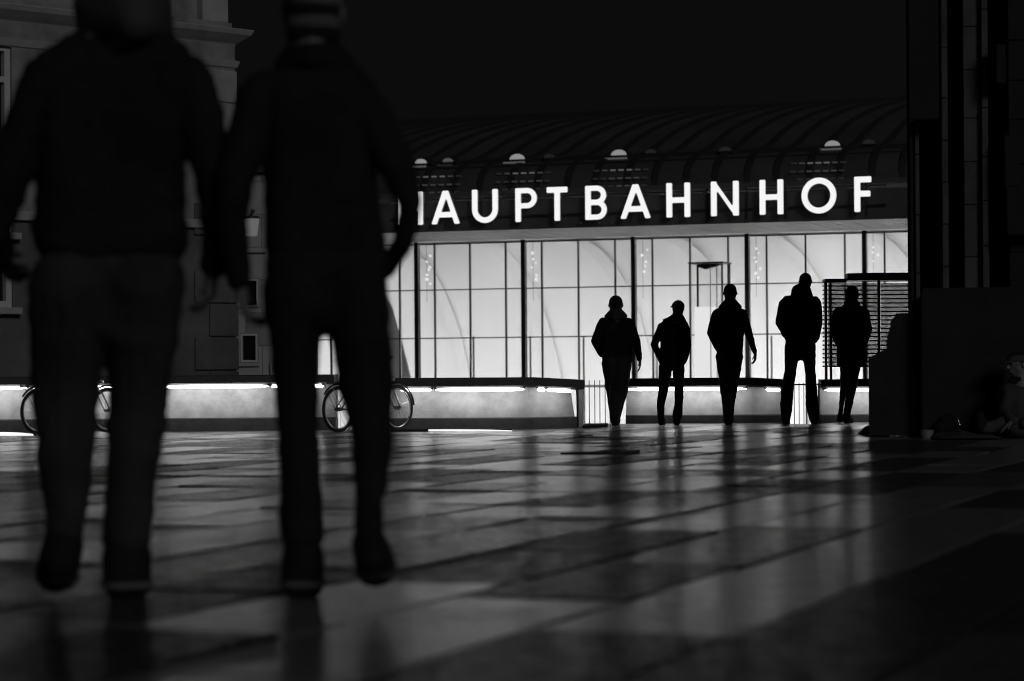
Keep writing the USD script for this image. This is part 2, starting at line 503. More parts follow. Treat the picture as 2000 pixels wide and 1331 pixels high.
for a, b in zip(cols[:-1], cols[1:]):
    for z0, z1 in zip(levels[:-1], levels[1:]):
        station.part("glass_pane", box(a + 0.03, b - 0.03, -0.008, 0.008, z0 + 0.022, z1 - 0.022), PANE)
# canopy: soffit panels lit by the hall, dark fascia in front
CW = 5.7
np_ = int((UR + 2 - UL) / 0.31)
for k in range(np_):
    u = UL - 0.5 + k * 0.31
    station.part("soffit_panel", box(u + 0.014, u + 0.296, -CW + 0.05, -0.15, zs_top + 0.005 + 0.004 * (k % 2), zs_top + 0.045), SOFFIT)
station.part("canopy_roof", box(UL - 0.5, UR + 2, -CW + 0.04, 17.5, zs_top + 1.05, zs_top + 1.20), FASCIA)
zf_top = PF.uz(1000, 391, -CW)[1] + ZS
station.part("fascia", cham(UL - 0.5, UR + 2, -CW - 0.06, -CW + 0.04, zs_top - 0.01, zf_top, 0.01), FASCIA)
station.part("head_rail", box(UL, UR, -0.09, -0.031, zs_top - 0.05, zs_top - 0.01), FRAME)
# hall inside
HB = 14.0
station.part("back_wall", box(UL - 3, UR + 2, HB, HB + 0.2, 0, 10.6), WHITE)
station.part("hall_floor", box(UL - 3, UR + 2, -9, HB, -0.01, 0.03), HALLFLOOR)
station.part("hall_ceiling", box(UL - 3, UR + 2, 0.12, HB, 10.62, 10.75), WHITE)
station.part("side_wall", box(UL - 3.2, UL - 3.0, 0.12, HB, 0, 10.6), WHITE)
station.part("side_wall", box(UR + 2, UR + 2.2, 0.12, HB, 0, 10.6), WHITE)
station.part("corner_pier", box(UL - 3.0, UL - 0.03, -0.2, 0.12, 0, zs_top), STONE)
hall_w = [1.0] * 12
for k in range(-2, 7):
    u = ub(k) + b0 * 0.5
    if u > UR or u < UL - 2:
        continue
    station.part("ceiling_lamp", box(u - 1.2, u + 1.2, 5.0, 5.7 + (0.9 if k >= 2 else 0.25), 10.50, 10.6), HALL_LAMP)
    station.part("floor_emitter", (lambda m: m.apply_transform(trimesh.transformations.rotation_matrix(math.radians(-25), [1, 0, 0], [0, 9.0, 0.2])) or m)(box(u - 1.3, u + 1.3, 8.8, 9.25 + (0.3 if k >= 2 else 0), 0.15, 0.22)), HALL_LAMP)  # unseen uplights added to brighten the back wall from below
for k in range(-2, 7):                      # vault ribs as flat strips, their soft shade put into darker plaster
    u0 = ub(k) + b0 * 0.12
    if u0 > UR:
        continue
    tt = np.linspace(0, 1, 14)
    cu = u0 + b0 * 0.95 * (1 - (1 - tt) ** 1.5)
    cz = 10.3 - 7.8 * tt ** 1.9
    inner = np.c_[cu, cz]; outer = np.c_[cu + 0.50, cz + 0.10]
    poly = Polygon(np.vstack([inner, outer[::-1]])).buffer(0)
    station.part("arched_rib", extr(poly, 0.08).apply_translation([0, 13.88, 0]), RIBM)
# unseen emitters added low and high to brighten stretches of the back wall
for x in (985, 1610):
    u = PF.uz(x, 600, 13.0)[0]
    station.part("added_wall_fill", box(u - 0.5, u + 0.5, 12.9, 13.1, 0.1, 0.2), WALL_FILL)
    station.part("added_wall_fill", box(u - 0.5, u + 0.5, 12.2, 12.5, 10.5, 10.6), WALL_FILL)
for x in (925, 1036, 1140, 1283, 1507):     # slim uprights standing in the hall
    uu, zz = PF.uz(x, 657, 2.0)
    station.part("hall_upright", box(uu - 0.03, uu + 0.03, 1.97, 2.03, 0.03, zz + ZS), SOFFIT)
tri = [PF.uz(x, y, 2.4) for x, y in ((740, 560), (766, 602), (784, 664), (803, 742), (803, 900), (740, 900))]
station.part("stair_side", extr(Polygon([(a, max(b + ZS, 0.04)) for a, b in tri]).buffer(0), 0.08).apply_translation([0, 2.4, 0]), SOFFIT)
# glowing beads beside the column mullions that stand for glints in the glass
for k, n in ((0, 7), (1, 6), (2, 5), (3, 7), (4, 4)):
    u = ub(k) + 0.20
    sl = Thing("glint_string", ["string of glowing beads for glints beside the glass front's leftmost visible column, under the second letter",
               "string of glowing beads for glints at the column under the letter P", "string of glowing beads for glints at the column left of the glass lift",
               "string of glowing beads for glints at the column right of the third walking man", "short string of glowing beads for glints at the column above the slatted pavilion"][k], "string light")
    bm = []
    z = PF.uz(1000, 497)[1] + ZS + 0.0
    r2 = random.Random(k)
    for q in range(n):
        uu, zz = u + r2.uniform(-0.05, 0.17), z - 0.16 * q + r2.uniform(-0.06, 0.06)
        w = np.array([*(PF.o + PF.d * uu + PF.n * 0.35), zz - ZS])
        s = trimesh.creation.icosphere(1, 0.03 + 0.03 * r2.random()); s.apply_translation(w)
        sl.part("glint_bead", s, GLINT, smooth=True)
    w0 = np.array([*(PF.o + PF.d * u + PF.n * 0.35), zs_top - ZS]); w1 = w0 - [0, 0, 2.0]
    sl.part("glint_wire", tube([w0, w1], 0.006, 5), METAL)

# lit sign letters on the canopy edge
PSG = Plane(*(PF.o - PF.n * (CW + 0.30)), ANG)
sign = Thing("station_sign", "row of large glowing white capital letters HAUPTBAHNHOF on the dark canopy edge", "sign", (*PSG.o, 0), ANG)
W = 0.166


def glyph(ch, w):
    """Letter in a unit-high box of width w, stroke W, softly rounded ends."""
    h = W / 2
    L = lambda *p, cap="flat": LineString(p).buffer(h, cap_style=cap, join_style="mitre", mitre_limit=3)
    if ch == "H":
        s = [sbox(0, 0, W, 1), sbox(w - W, 0, w, 1), sbox(W / 2, 0.42, w - W / 2, 0.42 + W * 0.95)]
    elif ch == "A":
        a = Polygon([(0, 0), (W * 0.98, 0), (w / 2 + 0.02, 0.80), (w - W * 0.98, 0), (w, 0), (w / 2 + 0.085, 1), (w / 2 - 0.085, 1)])
        s = [a, Polygon([(w * 0.24, 0.20), (w * 0.76, 0.20), (w * 0.70, 0.36), (w * 0.30, 0.36)])]
    elif ch == "U":
        r = w / 2
        arc = Point(r, r).buffer(r, 24).difference(Point(r, r).buffer(r - W, 24)).intersection(sbox(-1, -1, 2, r))
        s = [sbox(0, r - 0.005, W, 1), sbox(w - W, r - 0.005, w, 1), arc]
    elif ch in "PB":
        def bowl(z0, z1, ww):
            r = (z1 - z0) / 2
            o = unary_union([sbox(0, z0, ww - r, z1), affinity.scale(Point(ww - r, z0 + r).buffer(r, 24), 1, 1)])
            i = unary_union([sbox(W, z0 + W * 0.9, ww - r, z1 - W * 0.9), Point(ww - r, z0 + r).buffer(max(r - W * 0.92, 0.02), 24)])
            i = i.intersection(sbox(W, -1, 3, 3))
            return o.difference(i)
        s = [sbox(0, 0, W, 1), bowl(0.40, 1.0, w)] if ch == "P" else [sbox(0, 0, W, 1), bowl(0.44, 1.0, w * 0.97), bowl(0.0, 0.58, w)]
    elif ch == "T":
        s = [sbox(0, 1 - W, w, 1), sbox(w / 2 - W / 2, 0, w / 2 + W / 2, 1)]
    elif ch == "N":
        s = [sbox(0, 0, W, 1), sbox(w - W, 0, w, 1), Polygon([(0, 1), (W * 0.75, 1), (w, 0), (w - W * 0.75, 0)])]
    elif ch == "O":
        o = affinity.scale(Point(0, 0).buffer(0.5, 40), w, 1.02); i = affinity.scale(Point(0, 0).buffer(0.5, 40), w - 2 * W, 1.02 - 2 * W)
        s = [affinity.translate(o.difference(i), w / 2, 0.5)]
    elif ch == "F":
        s = [sbox(0, 0, W, 1), sbox(0, 1 - W, w, 1), sbox(0, 0.43, w * 0.94, 0.43 + W)]
    p = unary_union(s)
    return p.buffer(-0.03).buffer(0.06, 8).buffer(-0.03)


SIGN = [("H", 779.5, 826), ("A", 843, 898), ("U", 922.5, 972.5), ("P", 1007, 1048.5), ("T", 1068.5, 1108.5), ("B", 1143.5, 1185), ("A", 1212, 1271),
        ("H", 1302, 1348), ("N", 1389, 1443), ("H", 1484, 1530), ("O", 1566, 1633.5), ("F", 1669, 1702)]
zlo = np.mean([PSG.uz(1302, 425.7)[1], PSG.uz(947, 436)[1], PSG.uz(1680, 413.8)[1]])
zhi = np.mean([PSG.uz(1302, 358.7)[1], PSG.uz(947, 370.3)[1], PSG.uz(1680, 345.5)[1]])
HL = zhi - zlo
for ch, x0, x1 in SIGN:
    u0, u1 = PSG.uz(x0, 395)[0], PSG.uz(x1, 395)[0]
    p = glyph(ch, (u1 - u0) / HL)
    p = affinity.translate(affinity.scale(p, HL, HL, origin=(0, 0)), u0, zlo)
    front = extr(p, 0.03).apply_translation([0, -0.03, 0])
    lp = sign.part("letter", front, LETTER)
    sign.part("housing", extr(p.buffer(-0.012), 0.14), LETTER_SIDE, under=lp)
ur0, ur1 = PSG.uz(760, 400)[0], PSG.uz(1730, 400)[0]
for zz in (zlo + 0.2 * HL, zlo + 0.75 * HL):
    sign.part("carrier_rail", box(ur0, ur1, 0.15, 0.19, zz - 0.02, zz + 0.02), METAL)
for k in range(13):
    u = ur0 + (ur1 - ur0) * (k + 0.5) / 13
    sign.part("carrier_post", box(u - 0.02, u + 0.02, 0.191, 0.225, zlo - 0.1, zlo + 0.85 * HL), METAL)
for x in (1082, 1131, 1168, 1193):
    u, z = PSG.uz(x, 435)
    sign.part("cable_clip", cham(u - 0.03, u + 0.03, 0.10, 0.16, z - 0.03, z + 0.03, 0.008), STEEL)

# train shed roof behind
shed = Thing("train_shed", "dark vaulted train shed roof with ribs and lit dormers behind the sign", "shed roof", (0, Z0, 0), ANG)
sp = np.array([(18.2, 5.0), (18.6, 8.6), (22.5, 9.95), (26, 11.0), (32, 12.25), (40, 13.5), (52, 14.9), (66, 15.7), (82, 16.0)])
sp[:, 0] -= 0.2
from scipy.interpolate import PchipInterpolator
zc = PchipInterpolator(sp[:, 0], sp[:, 1])
ss = np.r_[np.linspace(sp[0, 0], 19, 4), np.linspace(19.6, 80, 40)]


def vault(u0, u1, lift, thick_, s0=0, s1=200):
    q = ss[(ss >= s0) & (ss <= s1)]
    top = np.c_[q, zc(q) + lift]; bot = np.c_[q, zc(q) + lift - thick_]
    prof = np.vstack([top, bot[::-1]])
    k = len(prof); n = len(q)
    v = np.vstack([np.c_[np.full(k, u0), prof], np.c_[np.full(k, u1), prof]])
    f = []
    for i in range(k):
        j = (i + 1) % k
        f += [[i, j, k + j], [i, k + j, k + i]]
    for i in range(n - 1):
        a, b, c, d = i, i + 1, k - 2 - i, k - 1 - i
        f += [[a, c, b], [a, d, c], [k + a, k + b, k + c], [k + a, k + c, k + d]]
    m = trimesh.Trimesh(v, np.array(f), process=False)
    m.fix_normals()
    return m


SL, SR = -26, 46
shed.part("vault_glazing", vault(SL, SR, 0, 0.12), SHED, smooth=20)
u = SL + 0.6
k = 0
while u < SR - 0.5:
    shed.part("vault_rib", vault(u, u + 0.26, 0.10, 0.2), SHEDRIB)
    u += 1.18 if k % 2 else 1.32
    k += 1
for s in (19.4, 20.2, 21.0, 21.8):
    z = float(zc(s))
    shed.part("glazing_bar", box(SL, SR, s - 0.04, s + 0.04, z, z + 0.06), SHEDRIB)


def on_shed(x, y):
    X, Zd = ray(x, y)
    best = None
    for s in np.linspace(sp[0, 0], 60, 900):
        t = (PF.n @ PF.o + s) / (PF.n @ np.array([X, 1.0]))
        dzv = HCAM + Zd * t - float(zc(s))
        if best is None or abs(dzv) < best[0]:
            best = (abs(dzv), s, PF.d @ (np.array([X, 1.0]) * t - PF.o), HCAM + Zd * t)
    return best[1:]


for x, y, lvl, w in ((827, 323, 0, 26), (880, 320, 1, 22), (1015, 315, 0, 31), (1078, 312, 2, 22), (1213, 307, 0, 31), (1275, 303, 2, 22), (1420, 299, 2, 24), (1629, 289, 0, 29), (1700, 285, 2, 24)):
    s, uu, z = on_shed(x, y)
    wm = w / F * (Z0 + s); hm = 10.5 / 31 * wm
    half = affinity.scale(Point(0, 0).buffer(0.5, 16), wm, hm * 2, origin=(0, 0)).intersection(sbox(-5, 0.0, 5, 5))
    d = shed.part("dormer", extr(affinity.translate(half.buffer(0.04), uu, z + 0.03), 0.9).apply_translation([0, s - 0.30, 0]), SHEDRIB)
    shed.part("dormer_light", extr(affinity.translate(half, uu, z + 0.05), 0.03).apply_translation([0, s - 0.34, 0]), DOMES[lvl], under=d)
    if lvl < 2:
        zz = z - 0.12
        shed.part("light_strip", box(uu - wm * 0.72, uu + wm * 0.72, s - 0.75, s - 0.70, zz - 0.035, zz + 0.035), DOMES[1] if lvl == 0 else DOMES[2])
dash = {0: [], 1: [], 2: []}
for x0, base in ((850, 346), (1025, 339), (1215, 333), (1600, 319)):
    for row, dy in ((0, 0), (1, 16), (2, 31)):
        for q in range(-5, 7):
            inten = math.exp(-(q - 0.3 * row) ** 2 / 5.0) * (1, 0.55, 0.25)[row]
            if inten < 0.05:
                continue
            s, uu, z = on_shed(x0 + q * 16 - row * 2, base + dy - 0.028 * q * 16)
            wq = 0.11
            dash[0 if inten > 0.6 else 1 if inten > 0.2 else 2].append(box(uu - wq, uu + wq, s - 0.16, s - 0.12, z - 0.026, z + 0.026))
for k, ms in dash.items():
    shed.part("small_skylights", cat_(ms), DASH[k], kind="stuff")

# glass lift in front of the hall
PL = Plane(*(PF.o - PF.n * 1.6), ANG)
lift = Thing("glass_lift", "glass lift shaft with a glowing white lower panel behind the third walking man", "lift", (*PL.o, -4.5), ANG)
la, lb = PL.uz(1348, 600)[0], PL.uz(1411, 600)[0]
lt, lp_ = PL.uz(1380, 515)[1] + 4.5, PL.uz(1380, 599)[1] + 4.5
for uu, ss_ in ((la, 0), (lb, 0), (la, 0.95), (lb, 0.95)):
    lift.part("corner_post", box(uu - 0.028, uu + 0.028, ss_ - 0.025, ss_ + 0.025, 0, lt), METAL if uu == la else STEEL)
lift.part("lit_panel", box(la + 0.04, lb + 0.10, 0.35, 0.40, 0.3, lp_), LIT_PANEL)
lift.part("glass_pane", box(la + 0.03, lb - 0.03, -0.008, 0.008, 0.05, lt - 0.05), PANE)
lift.part("top_frame", box(la - 0.05, lb + 0.05, -0.05, 1.0, lt, lt + 0.05), METAL)
um = (la + lb) / 2
lift.part("pulley_beam", extr(Polygon([(la + 0.2, lt - 0.10), (la + 0.42, lt - 0.17), (lb - 0.05, lt - 0.02), (lb - 0.5, lt - 0.005), (la + 0.18, lt - 0.01)]), 0.2).apply_translation([0, 0.3, 0]), METAL)
lift.part("guide_rail", box(la + 0.62, la + 0.645, 0.1, 0.13, 0, lt), STEEL)
lift.part("guide_rail", box(lb - 0.22, lb - 0.195, 0.1, 0.13, 0, lt), STEEL)

# slatted pavilion at the right
ZP = 33.2
SLATM = plain("slat_metal", 0.10, 0.5, metallic=0.3)
pv = Thing("slatted_pavilion", "dark framed pavilion with horizontal slats behind the walking man at far right", "pavilion", (*pt(1690, 800, ZP)[:2], 0))


def pbox(x0, y0, x1, y1, Y, d, c=0.0):
    """An upright box whose front covers these pixels at distance Y, d deep."""
    xm, ym = (x0 + x1) / 2, (y0 + y1) / 2
    a, b = pt(x0, ym, Y)[0], pt(x1, ym, Y)[0]
    lo, hi = pt(xm, max(y0, y1), Y)[2], pt(xm, min(y0, y1), Y)[2]
    return cham(a, b, Y, Y + d, lo, hi, c) if c else box(a, b, Y, Y + d, lo, hi)


def to_floor(m, z=0.0):
    v = m.vertices.copy(); v[v[:, 2] < v[:, 2].mean(), 2] = z
    return trimesh.Trimesh(v, m.faces, process=False)


pv.part("roof_beam", pbox(1655, 533, 1900, 547, ZP - 0.04, 0.30, 0.008), METAL, world=True)
pv.part("roof_beam", pbox(1611, 545, 1654, 552, ZP - 0.03, 0.28, 0.006), METAL, world=True)
for x0, x1, yy in ((1611, 1616, ZP), (1621, 1625, ZP + 0.02), (1715, 1720, ZP), (1806, 1811, ZP)):
    pv.part("post", to_floor(pbox(x0, 548, x1, 760, yy, 0.05)), METAL, world=True)
for bx0, bx1 in ((1617, 1714.5), (1720.5, 1805)):
    for k in range(20):
        y = 559 + 8.25 * k
        if y > 722:
            break
        p = pbox(bx0, y - 1.1, bx1, y + 1.1, ZP + 0.055, 0.012)
        p.apply_transform(trimesh.transformations.rotation_matrix(math.radians(22), [1, 0, 0], p.bounds.mean(0)))
        pv.part("slat", p, SLATM, world=True)
for bx0, bx1 in ((1617, 1714.5), (1720.5, 1805)):
    pv.part("tinted_pane", pbox(bx0, 553, bx1, 716, ZP + 0.09, 0.01), PANE_DIM, world=True)
a = pt(1714, 640, ZP)[0]
for k in range(20):
    y = 559 + 8.25 * k
    q = pbox(1607, y - 1.6, 1629, y + 1.6, ZP + 0.12, 0.04)
    pv.part("side_slat", q, METAL, world=True)
pv.part("light_tube", pbox(1726.2, 556, 1729.8, 738, ZP + 0.14, 0.02), LIT_PANEL, world=True)

# railings in the two gaps at the head of the stairs


def railing(label, xs, ytop, yrail, Y):
    r = Thing("railing", label, "railing", (*pt(xs[0], 800, Y)[:2], 0))
    for x in xs:
        a = pt(x, ytop, Y)
        r.part("bar", tube([a, [a[0], a[1], -0.2]], 0.0055, 6), METAL, world=True)
    a, b = pt(xs[0] - 3, yrail, Y), pt(xs[-1] + 6, yrail, Y)
    r.part("rail", tube([a, b], 0.006, 6), METAL, world=True)


railing("thin dark bar railing left of the hooded man in the gap of the low wall", [1140, 1150.7, 1161.3, 1171.3, 1181.7, 1191], 743, 756, 28.9)
railing("thin dark bar railing seen between the legs of the man with the bulky hood", [1551, 1560.5, 1569.8, 1579.5, 1589, 1598], 748, 751.5, 30.3)
o = Thing("end_post", "thin black cable at the end of the bent lit wall", "cable", (*gl(1127, 836), 0))
c0 = gnd(1127.5, 835)
o.part("cable", tube([[c0[0] - 0.03, c0[1] - 0.03, 0.47], [c0[0] - 0.004, c0[1] - 0.05, 0.44], [c0[0], c0[1] - 0.05, 0.2], [c0[0], c0[1] - 0.05, 0.0]], 0.010, 6), RUBBER, world=True)
stp = Thing("stone_upright", "pale stone upright at the end of the bent lit wall beside the stair railing", "post", (*gl(1134, 835.5), 0))
stp.part("shaft", to_floor(pbox(1129.5, 757, 1139, 830, 28.85, 0.5, 0.01), -0.3), CONC, world=True)
mat_ = Thing("floor_mat", "black wedge shaped mat at the head of the stairs by the railing", "mat", (*gl(1163, 834), 0))
mv = np.array([gnd(1138, 836.6), gnd(1186, 834.6), gnd(1188, 831.5), gnd(1143, 832.2)]); mv = np.vstack([mv + [0, 0, 0.002], mv + [0, 0, 0.030]])
mat_.part("mat_body", trimesh.convex.convex_hull(mv), RUBBER, world=True)

# ================================================================== LEFT BUILDING
PB = Plane(*pt(461, 400, 45.0)[:2], math.radians(42.5))
hot = Thing("stone_building", "dim grey stone building with heavy cornice and pale window frames behind the left foreground man", "building", (*PB.o, -4.5), PB.ang)


def bz(y, x=461, s=0.0):
    return PB.uz(x, y, s)[1] + 4.5


zc1, zc0 = bz(60), bz(87)
LU = -22.0
wu = [PB.uz(38, 300)[0] - 0.14 - 3.1 * k - 1.25 for k in range(6)]     # right jamb of the first window at the frame's left
wins = [(u, u + 1.25, z0, z1) for u in wu for z0, z1 in ((bz(455, 20), PB.uz(20, 88)[1] + 4.5), (PB.uz(20, 601)[1] + 4.5, PB.uz(20, 480)[1] + 4.5))]
wins += [(-1.9 - 0.0 - 3.1 * 0 - 1.0 + 0.2, -1.9 + 0.2, PB.uz(20, 601)[1] + 4.5, PB.uz(20, 480)[1] + 4.5)]
wall = sbox(LU, 0, 0, zc0 - 0.0)
for w in wins:
    wall = wall.difference(sbox(*[w[0], w[2], w[1], w[3]]))
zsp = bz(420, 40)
SHADED_STONE = plain("facade_stone_shaded", 0.12, 0.85, var=0.35, scale=1.5, bump=0.4, bscale=14)  # same facade stone, the dimness of the lower wall put into its colour
hot.part("wall", extr(wall.intersection(sbox(-50, zsp, 5, 30)), 0.5), STONE)
hot.part("ground_floor_wall", extr(wall.intersection(sbox(-50, -1, 5, zsp - 0.002)), 0.5).apply_translation([0, 0.02, 0]), SHADED_STONE)
hot.part("band_course", cham(LU, 0.03, -0.07, 0.019, zsp - 0.10, zsp + 0.06, 0.012), STONE2)
hot.part("rear_wall", box(LU, 0.0, 0.52, 9.0, 0, zc0 - 0.05), STONE)
for a, b, c, d in wins:
    fr = sbox(a, c, b, d).difference(sbox(a + 0.11, c + 0.11, b - 0.11, d - 0.11))
    mid = unary_union([fr, sbox(a, c + (d - c) * 0.80, b, c + (d - c) * 0.80 + 0.10), sbox((a + b) / 2 - 0.04, c, (a + b) / 2 + 0.04, c + (d - c) * 0.80)]) if d - c > 2 else fr
    p = hot.part("window", extr(mid, 0.12).apply_translation([0, 0.06, 0]), FRAME)
    hot.part("pane", box(a + 0.1, b - 0.1, 0.17, 0.19, c + 0.1, d - 0.1), DARKGLASS, under=p)
    hot.part("sill", cham(a - 0.1, b + 0.1, -0.14, 0.058, c - 0.12, c - 0.002, 0.01), STONE2)


def moulding(prof, name, mat=STONE2):
    """A moulding along the front that returns round the corner. prof: (out, z)."""
    pr = np.array(prof)
    front = Polygon(pr)
    v = []
    k = len(pr)
    for uu, corner in ((LU, 0), (0.0, 1)):
        for t, z in pr:
            v.append([uu + (t if corner else 0), -t, z])
    for t, z in pr:
        v.append([t, 6.0, z])
    v = np.array(v); f = []
    for r in (0, k):
        for i in range(k):
            j = (i + 1) % k
            f += [[r + i, r + j, r + k + j], [r + i, r + k + j, r + k + i]]
    m = trimesh.Trimesh(v, np.array(f), process=False); m.fix_normals()
    hot.part(name, m, mat)


h1 = bz(121); h2 = bz(133)
moulding([(0.001, zc0 - 0.03), (0.02, zc0), (0.10, zc0 + 0.06), (0.22, zc1 - 0.10), (0.26, zc1 - 0.02), (0.24, zc1 + 0.0), (0.0, zc1 + 0.012)], "cornice")
moulding([(0.001, h2 - 0.02), (0.03, h2), (0.06, h1 - 0.03), (0.07, h1), (0.0, h1 + 0.02)], "string_course")
hot.part("upper_wall", box(LU, -0.05, 0.28, 8.5, zc1 - 0.1, zc1 + 3.2), STONE)
for uu in (-0.35, -1.55, -4.6, -7.7, -10.8, -13.9):
    hot.part("pilaster", cham(uu - 0.30, uu + 0.28, 0.10, 0.279, zc1 + 0.14, zc1 + 3.1, 0.01), STONE2)
hot.part("attic_base", box(LU, -0.02, 0.06, 0.279, zc1 + 0.02, zc1 + 0.138), STONE)
hot.part("roof", box(LU, 0.2, 0.1, 8.5, zc1 + 3.201, zc1 + 3.5), FASCIA)
for k in range(16):                       # joints: courses of blocks by the corner, proud of the wall
    z0 = h2 - 0.05 - 0.62 * (k + 1)
    if z0 < 0.2:
        break
    L = 0.62 if k % 2 else 0.95
    hot.part("quoin_block", cham(-L, 0.025, -0.03, 0.45, z0 + 0.01, z0 + 0.60, 0.012), STONE2 if z0 > zsp else SHADED_STONE)

# lower pale house behind it
ZA = 62.0
ax = pt(388, 500, ZA)[0]
anx = Thing("corner_house", "lower pale stone house with small framed windows seen between the two foreground men", "house", (pt(460, 700, ZA)[0], ZA, -4.5))
xL, xR = pt(380, 500, ZA)[0], pt(536, 500, ZA)[0]
zt = pt(450, 338, ZA)[2]
anx.part("core_wall", box(xL, xR, ZA + 0.22, ZA + 8, -4.5, zt), STONE, world=True)
awin = [(466, 545, 505, 600), (470, 652, 503.5, 708)]
holes = [pbox(a - 1, b - 1, c + 1, d + 1, ZA, 0.2).bounds for a, b, c, d in awin]
rowz = pt(450, 735, ZA)[2] - 0.9
row = 0
while rowz < zt - 0.05:
    hgt = 0.84
    x = xL + (0.0 if row % 2 else -0.42)
    while x < xR:
        a, b = max(x, xL), min(x + 0.86, xR)
        x += 0.86
        if b - a < 0.1:
            continue
        bl = sbox(a + 0.006, rowz + 0.006, b - 0.006, min(rowz + hgt, zt) - 0.006)
        for hb in holes:
            bl = bl.difference(sbox(hb[0][0], hb[0][2], hb[1][0], hb[1][2]))
        if bl.area < 0.02:
            continue
        anx.part("stone_block", extr(bl, 0.2).apply_translation([0, ZA + random.uniform(0, 0.012), 0]), STONE2 if random.random() < 0.6 else STONE, world=True)
    rowz += hgt
    row += 1
for a, b, c, d in awin:
    o_, i_ = pbox(a, b, c, d, ZA, 0.1).bounds, pbox(a + 4, b + 4, c - 4, d - 4, ZA, 0.1).bounds
    p = anx.part("window", extr(sbox(o_[0][0], o_[0][2], o_[1][0], o_[1][2]).difference(sbox(i_[0][0], i_[0][2], i_[1][0], i_[1][2])), 0.13).apply_translation([0, ZA - 0.03, 0]), FRAME, world=True)
    anx.part("pane", pbox(a + 3, b + 3, c - 3, d - 3, ZA + 0.12, 0.03), DARKGLASS, under=p, world=True)
for x0, y0, x1, y1 in ((455.5, 652, 458.5, 709), (455.5, 530, 458, 606), (528, 708, 532, 737)):
    anx.part("downpipe", pbox(x0, y0, x1, y1, ZA - 0.08, 0.06, 0.01), FRAME, world=True)
anx.part("ledge", pbox(461, 712, 506, 716, ZA - 0.08, 0.16, 0.01), STONE2, world=True)
anx.part("ledge", pbox(468, 490, 520, 494, ZA - 0.08, 0.16, 0.01), STONE2, world=True)
anx.part("roof", box(xL - 0.1, xR + 0.1, ZA - 0.15, ZA + 8.1, zt + 0.002, zt + 0.2), FASCIA, world=True)

lan = Thing("wall_lantern", "dim tapered lantern glowing between the two foreground men on the pale house", "lantern", (*pt(490, 445, ZA - 0.8)[:2], 0))
c1 = pt(490, 428, ZA - 0.8); c2 = pt(490, 461, ZA - 0.8)
sc = (ZA - 0.8) / F
prof = [(0.0, c2[2]), (12 * sc, c2[2]), (16.5 * sc, c1[2]), (0.0, c1[2])]
rv = trimesh.creation.revolve(np.array(prof), sections=20); rv.apply_translation([c1[0], c1[1], 0])
lan.part("shade", rv, LANTERN, smooth=35, world=True)
cp = trimesh.creation.cylinder(18 * sc, 0.06, sections=20); cp.apply_translation([c1[0], c1[1], c1[2] + 0.035])
lan.part("cap", cp, METAL, world=True)
lan.part("bracket", tube([[c1[0], c1[1], c1[2] + 0.05], [c1[0], c1[1] + 0.3, c1[2] + 0.25], [c1[0], c1[1] + 0.82, c1[2] + 0.25]], 0.03, 6), METAL, world=True)

# ================================================================== CATHEDRAL BUTTRESS ON THE RIGHT
ZR = 24.2
BPIV = np.array([*pt(1766, 600, ZR)[:2], 0.0])
but = Thing("cathedral_buttress", "huge black sooty stone buttress with vertical shafts at right edge", "buttress", BPIV, math.radians(-12))


class _Turned:          # the buttress stands turned to the view: its blocks are laid out square to each other round its near left corner
    def part(self, name, mesh, mat, world=True, **k):
        v, f, _ = meshkit.arrays(mesh)
        return but.part(name, (v - BPIV, f), mat, **k)


butt = _Turned()


def px(x, Y):
    return pt(x, 600, Y)[0]


TOP = 8.5
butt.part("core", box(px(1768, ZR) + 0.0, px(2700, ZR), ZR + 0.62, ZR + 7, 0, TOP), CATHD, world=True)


def shaft(x0, x1, Y, d, mat, course=0.47, seed=0, z0=0.0):
    r = random.Random(seed)
    z = z0 - r.random() * 0.3
    a, b = px(x0, Y), px(x1, Y)
    while z < TOP:
        h = course * r.uniform(0.9, 1.12)
        butt.part("stone_block", cham(a + r.uniform(0, 0.003), b - r.uniform(0, 0.003), Y + r.uniform(0, 0.006), Y + d, max(z, z0) + 0.003, z + h - 0.003, 0.006), mat, world=True)
        z += h


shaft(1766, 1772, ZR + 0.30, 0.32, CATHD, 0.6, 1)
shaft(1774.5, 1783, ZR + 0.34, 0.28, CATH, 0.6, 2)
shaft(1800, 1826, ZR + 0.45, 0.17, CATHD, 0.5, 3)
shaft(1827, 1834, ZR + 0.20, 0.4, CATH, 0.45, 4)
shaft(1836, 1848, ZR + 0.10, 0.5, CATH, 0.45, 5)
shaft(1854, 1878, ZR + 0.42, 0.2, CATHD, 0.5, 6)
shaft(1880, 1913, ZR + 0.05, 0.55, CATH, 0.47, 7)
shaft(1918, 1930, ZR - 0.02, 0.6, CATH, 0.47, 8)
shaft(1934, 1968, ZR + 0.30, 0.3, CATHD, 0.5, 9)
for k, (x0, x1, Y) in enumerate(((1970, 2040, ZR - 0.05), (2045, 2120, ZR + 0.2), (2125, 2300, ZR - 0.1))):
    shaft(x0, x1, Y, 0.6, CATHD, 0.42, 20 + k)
for x0, y0, x1, y1 in ((1952, 92, 1970, 168), (1968, 268, 1996, 368), (1972, 368, 2060, 462)):
    butt.part("corbel", pbox(x0, y0, x1, y1, ZR - 0.25, 0.3, 0.01), CATHD, world=True)
butt.part("hanging_block", pbox(1768, -900, 1826, 235, ZR + 0.05, 0.5, 0.012), CATHD, world=True)
# plinth
butt.part("plinth", to_floor(pbox(1830, 566, 2700, 850, ZR - 0.75, 0.9, 0.015)), CATHD, world=True)
butt.part("plinth_moulding", pbox(1826, 560, 2700, 569, ZR - 0.60, 0.9, 0.01), CATHD, world=True)
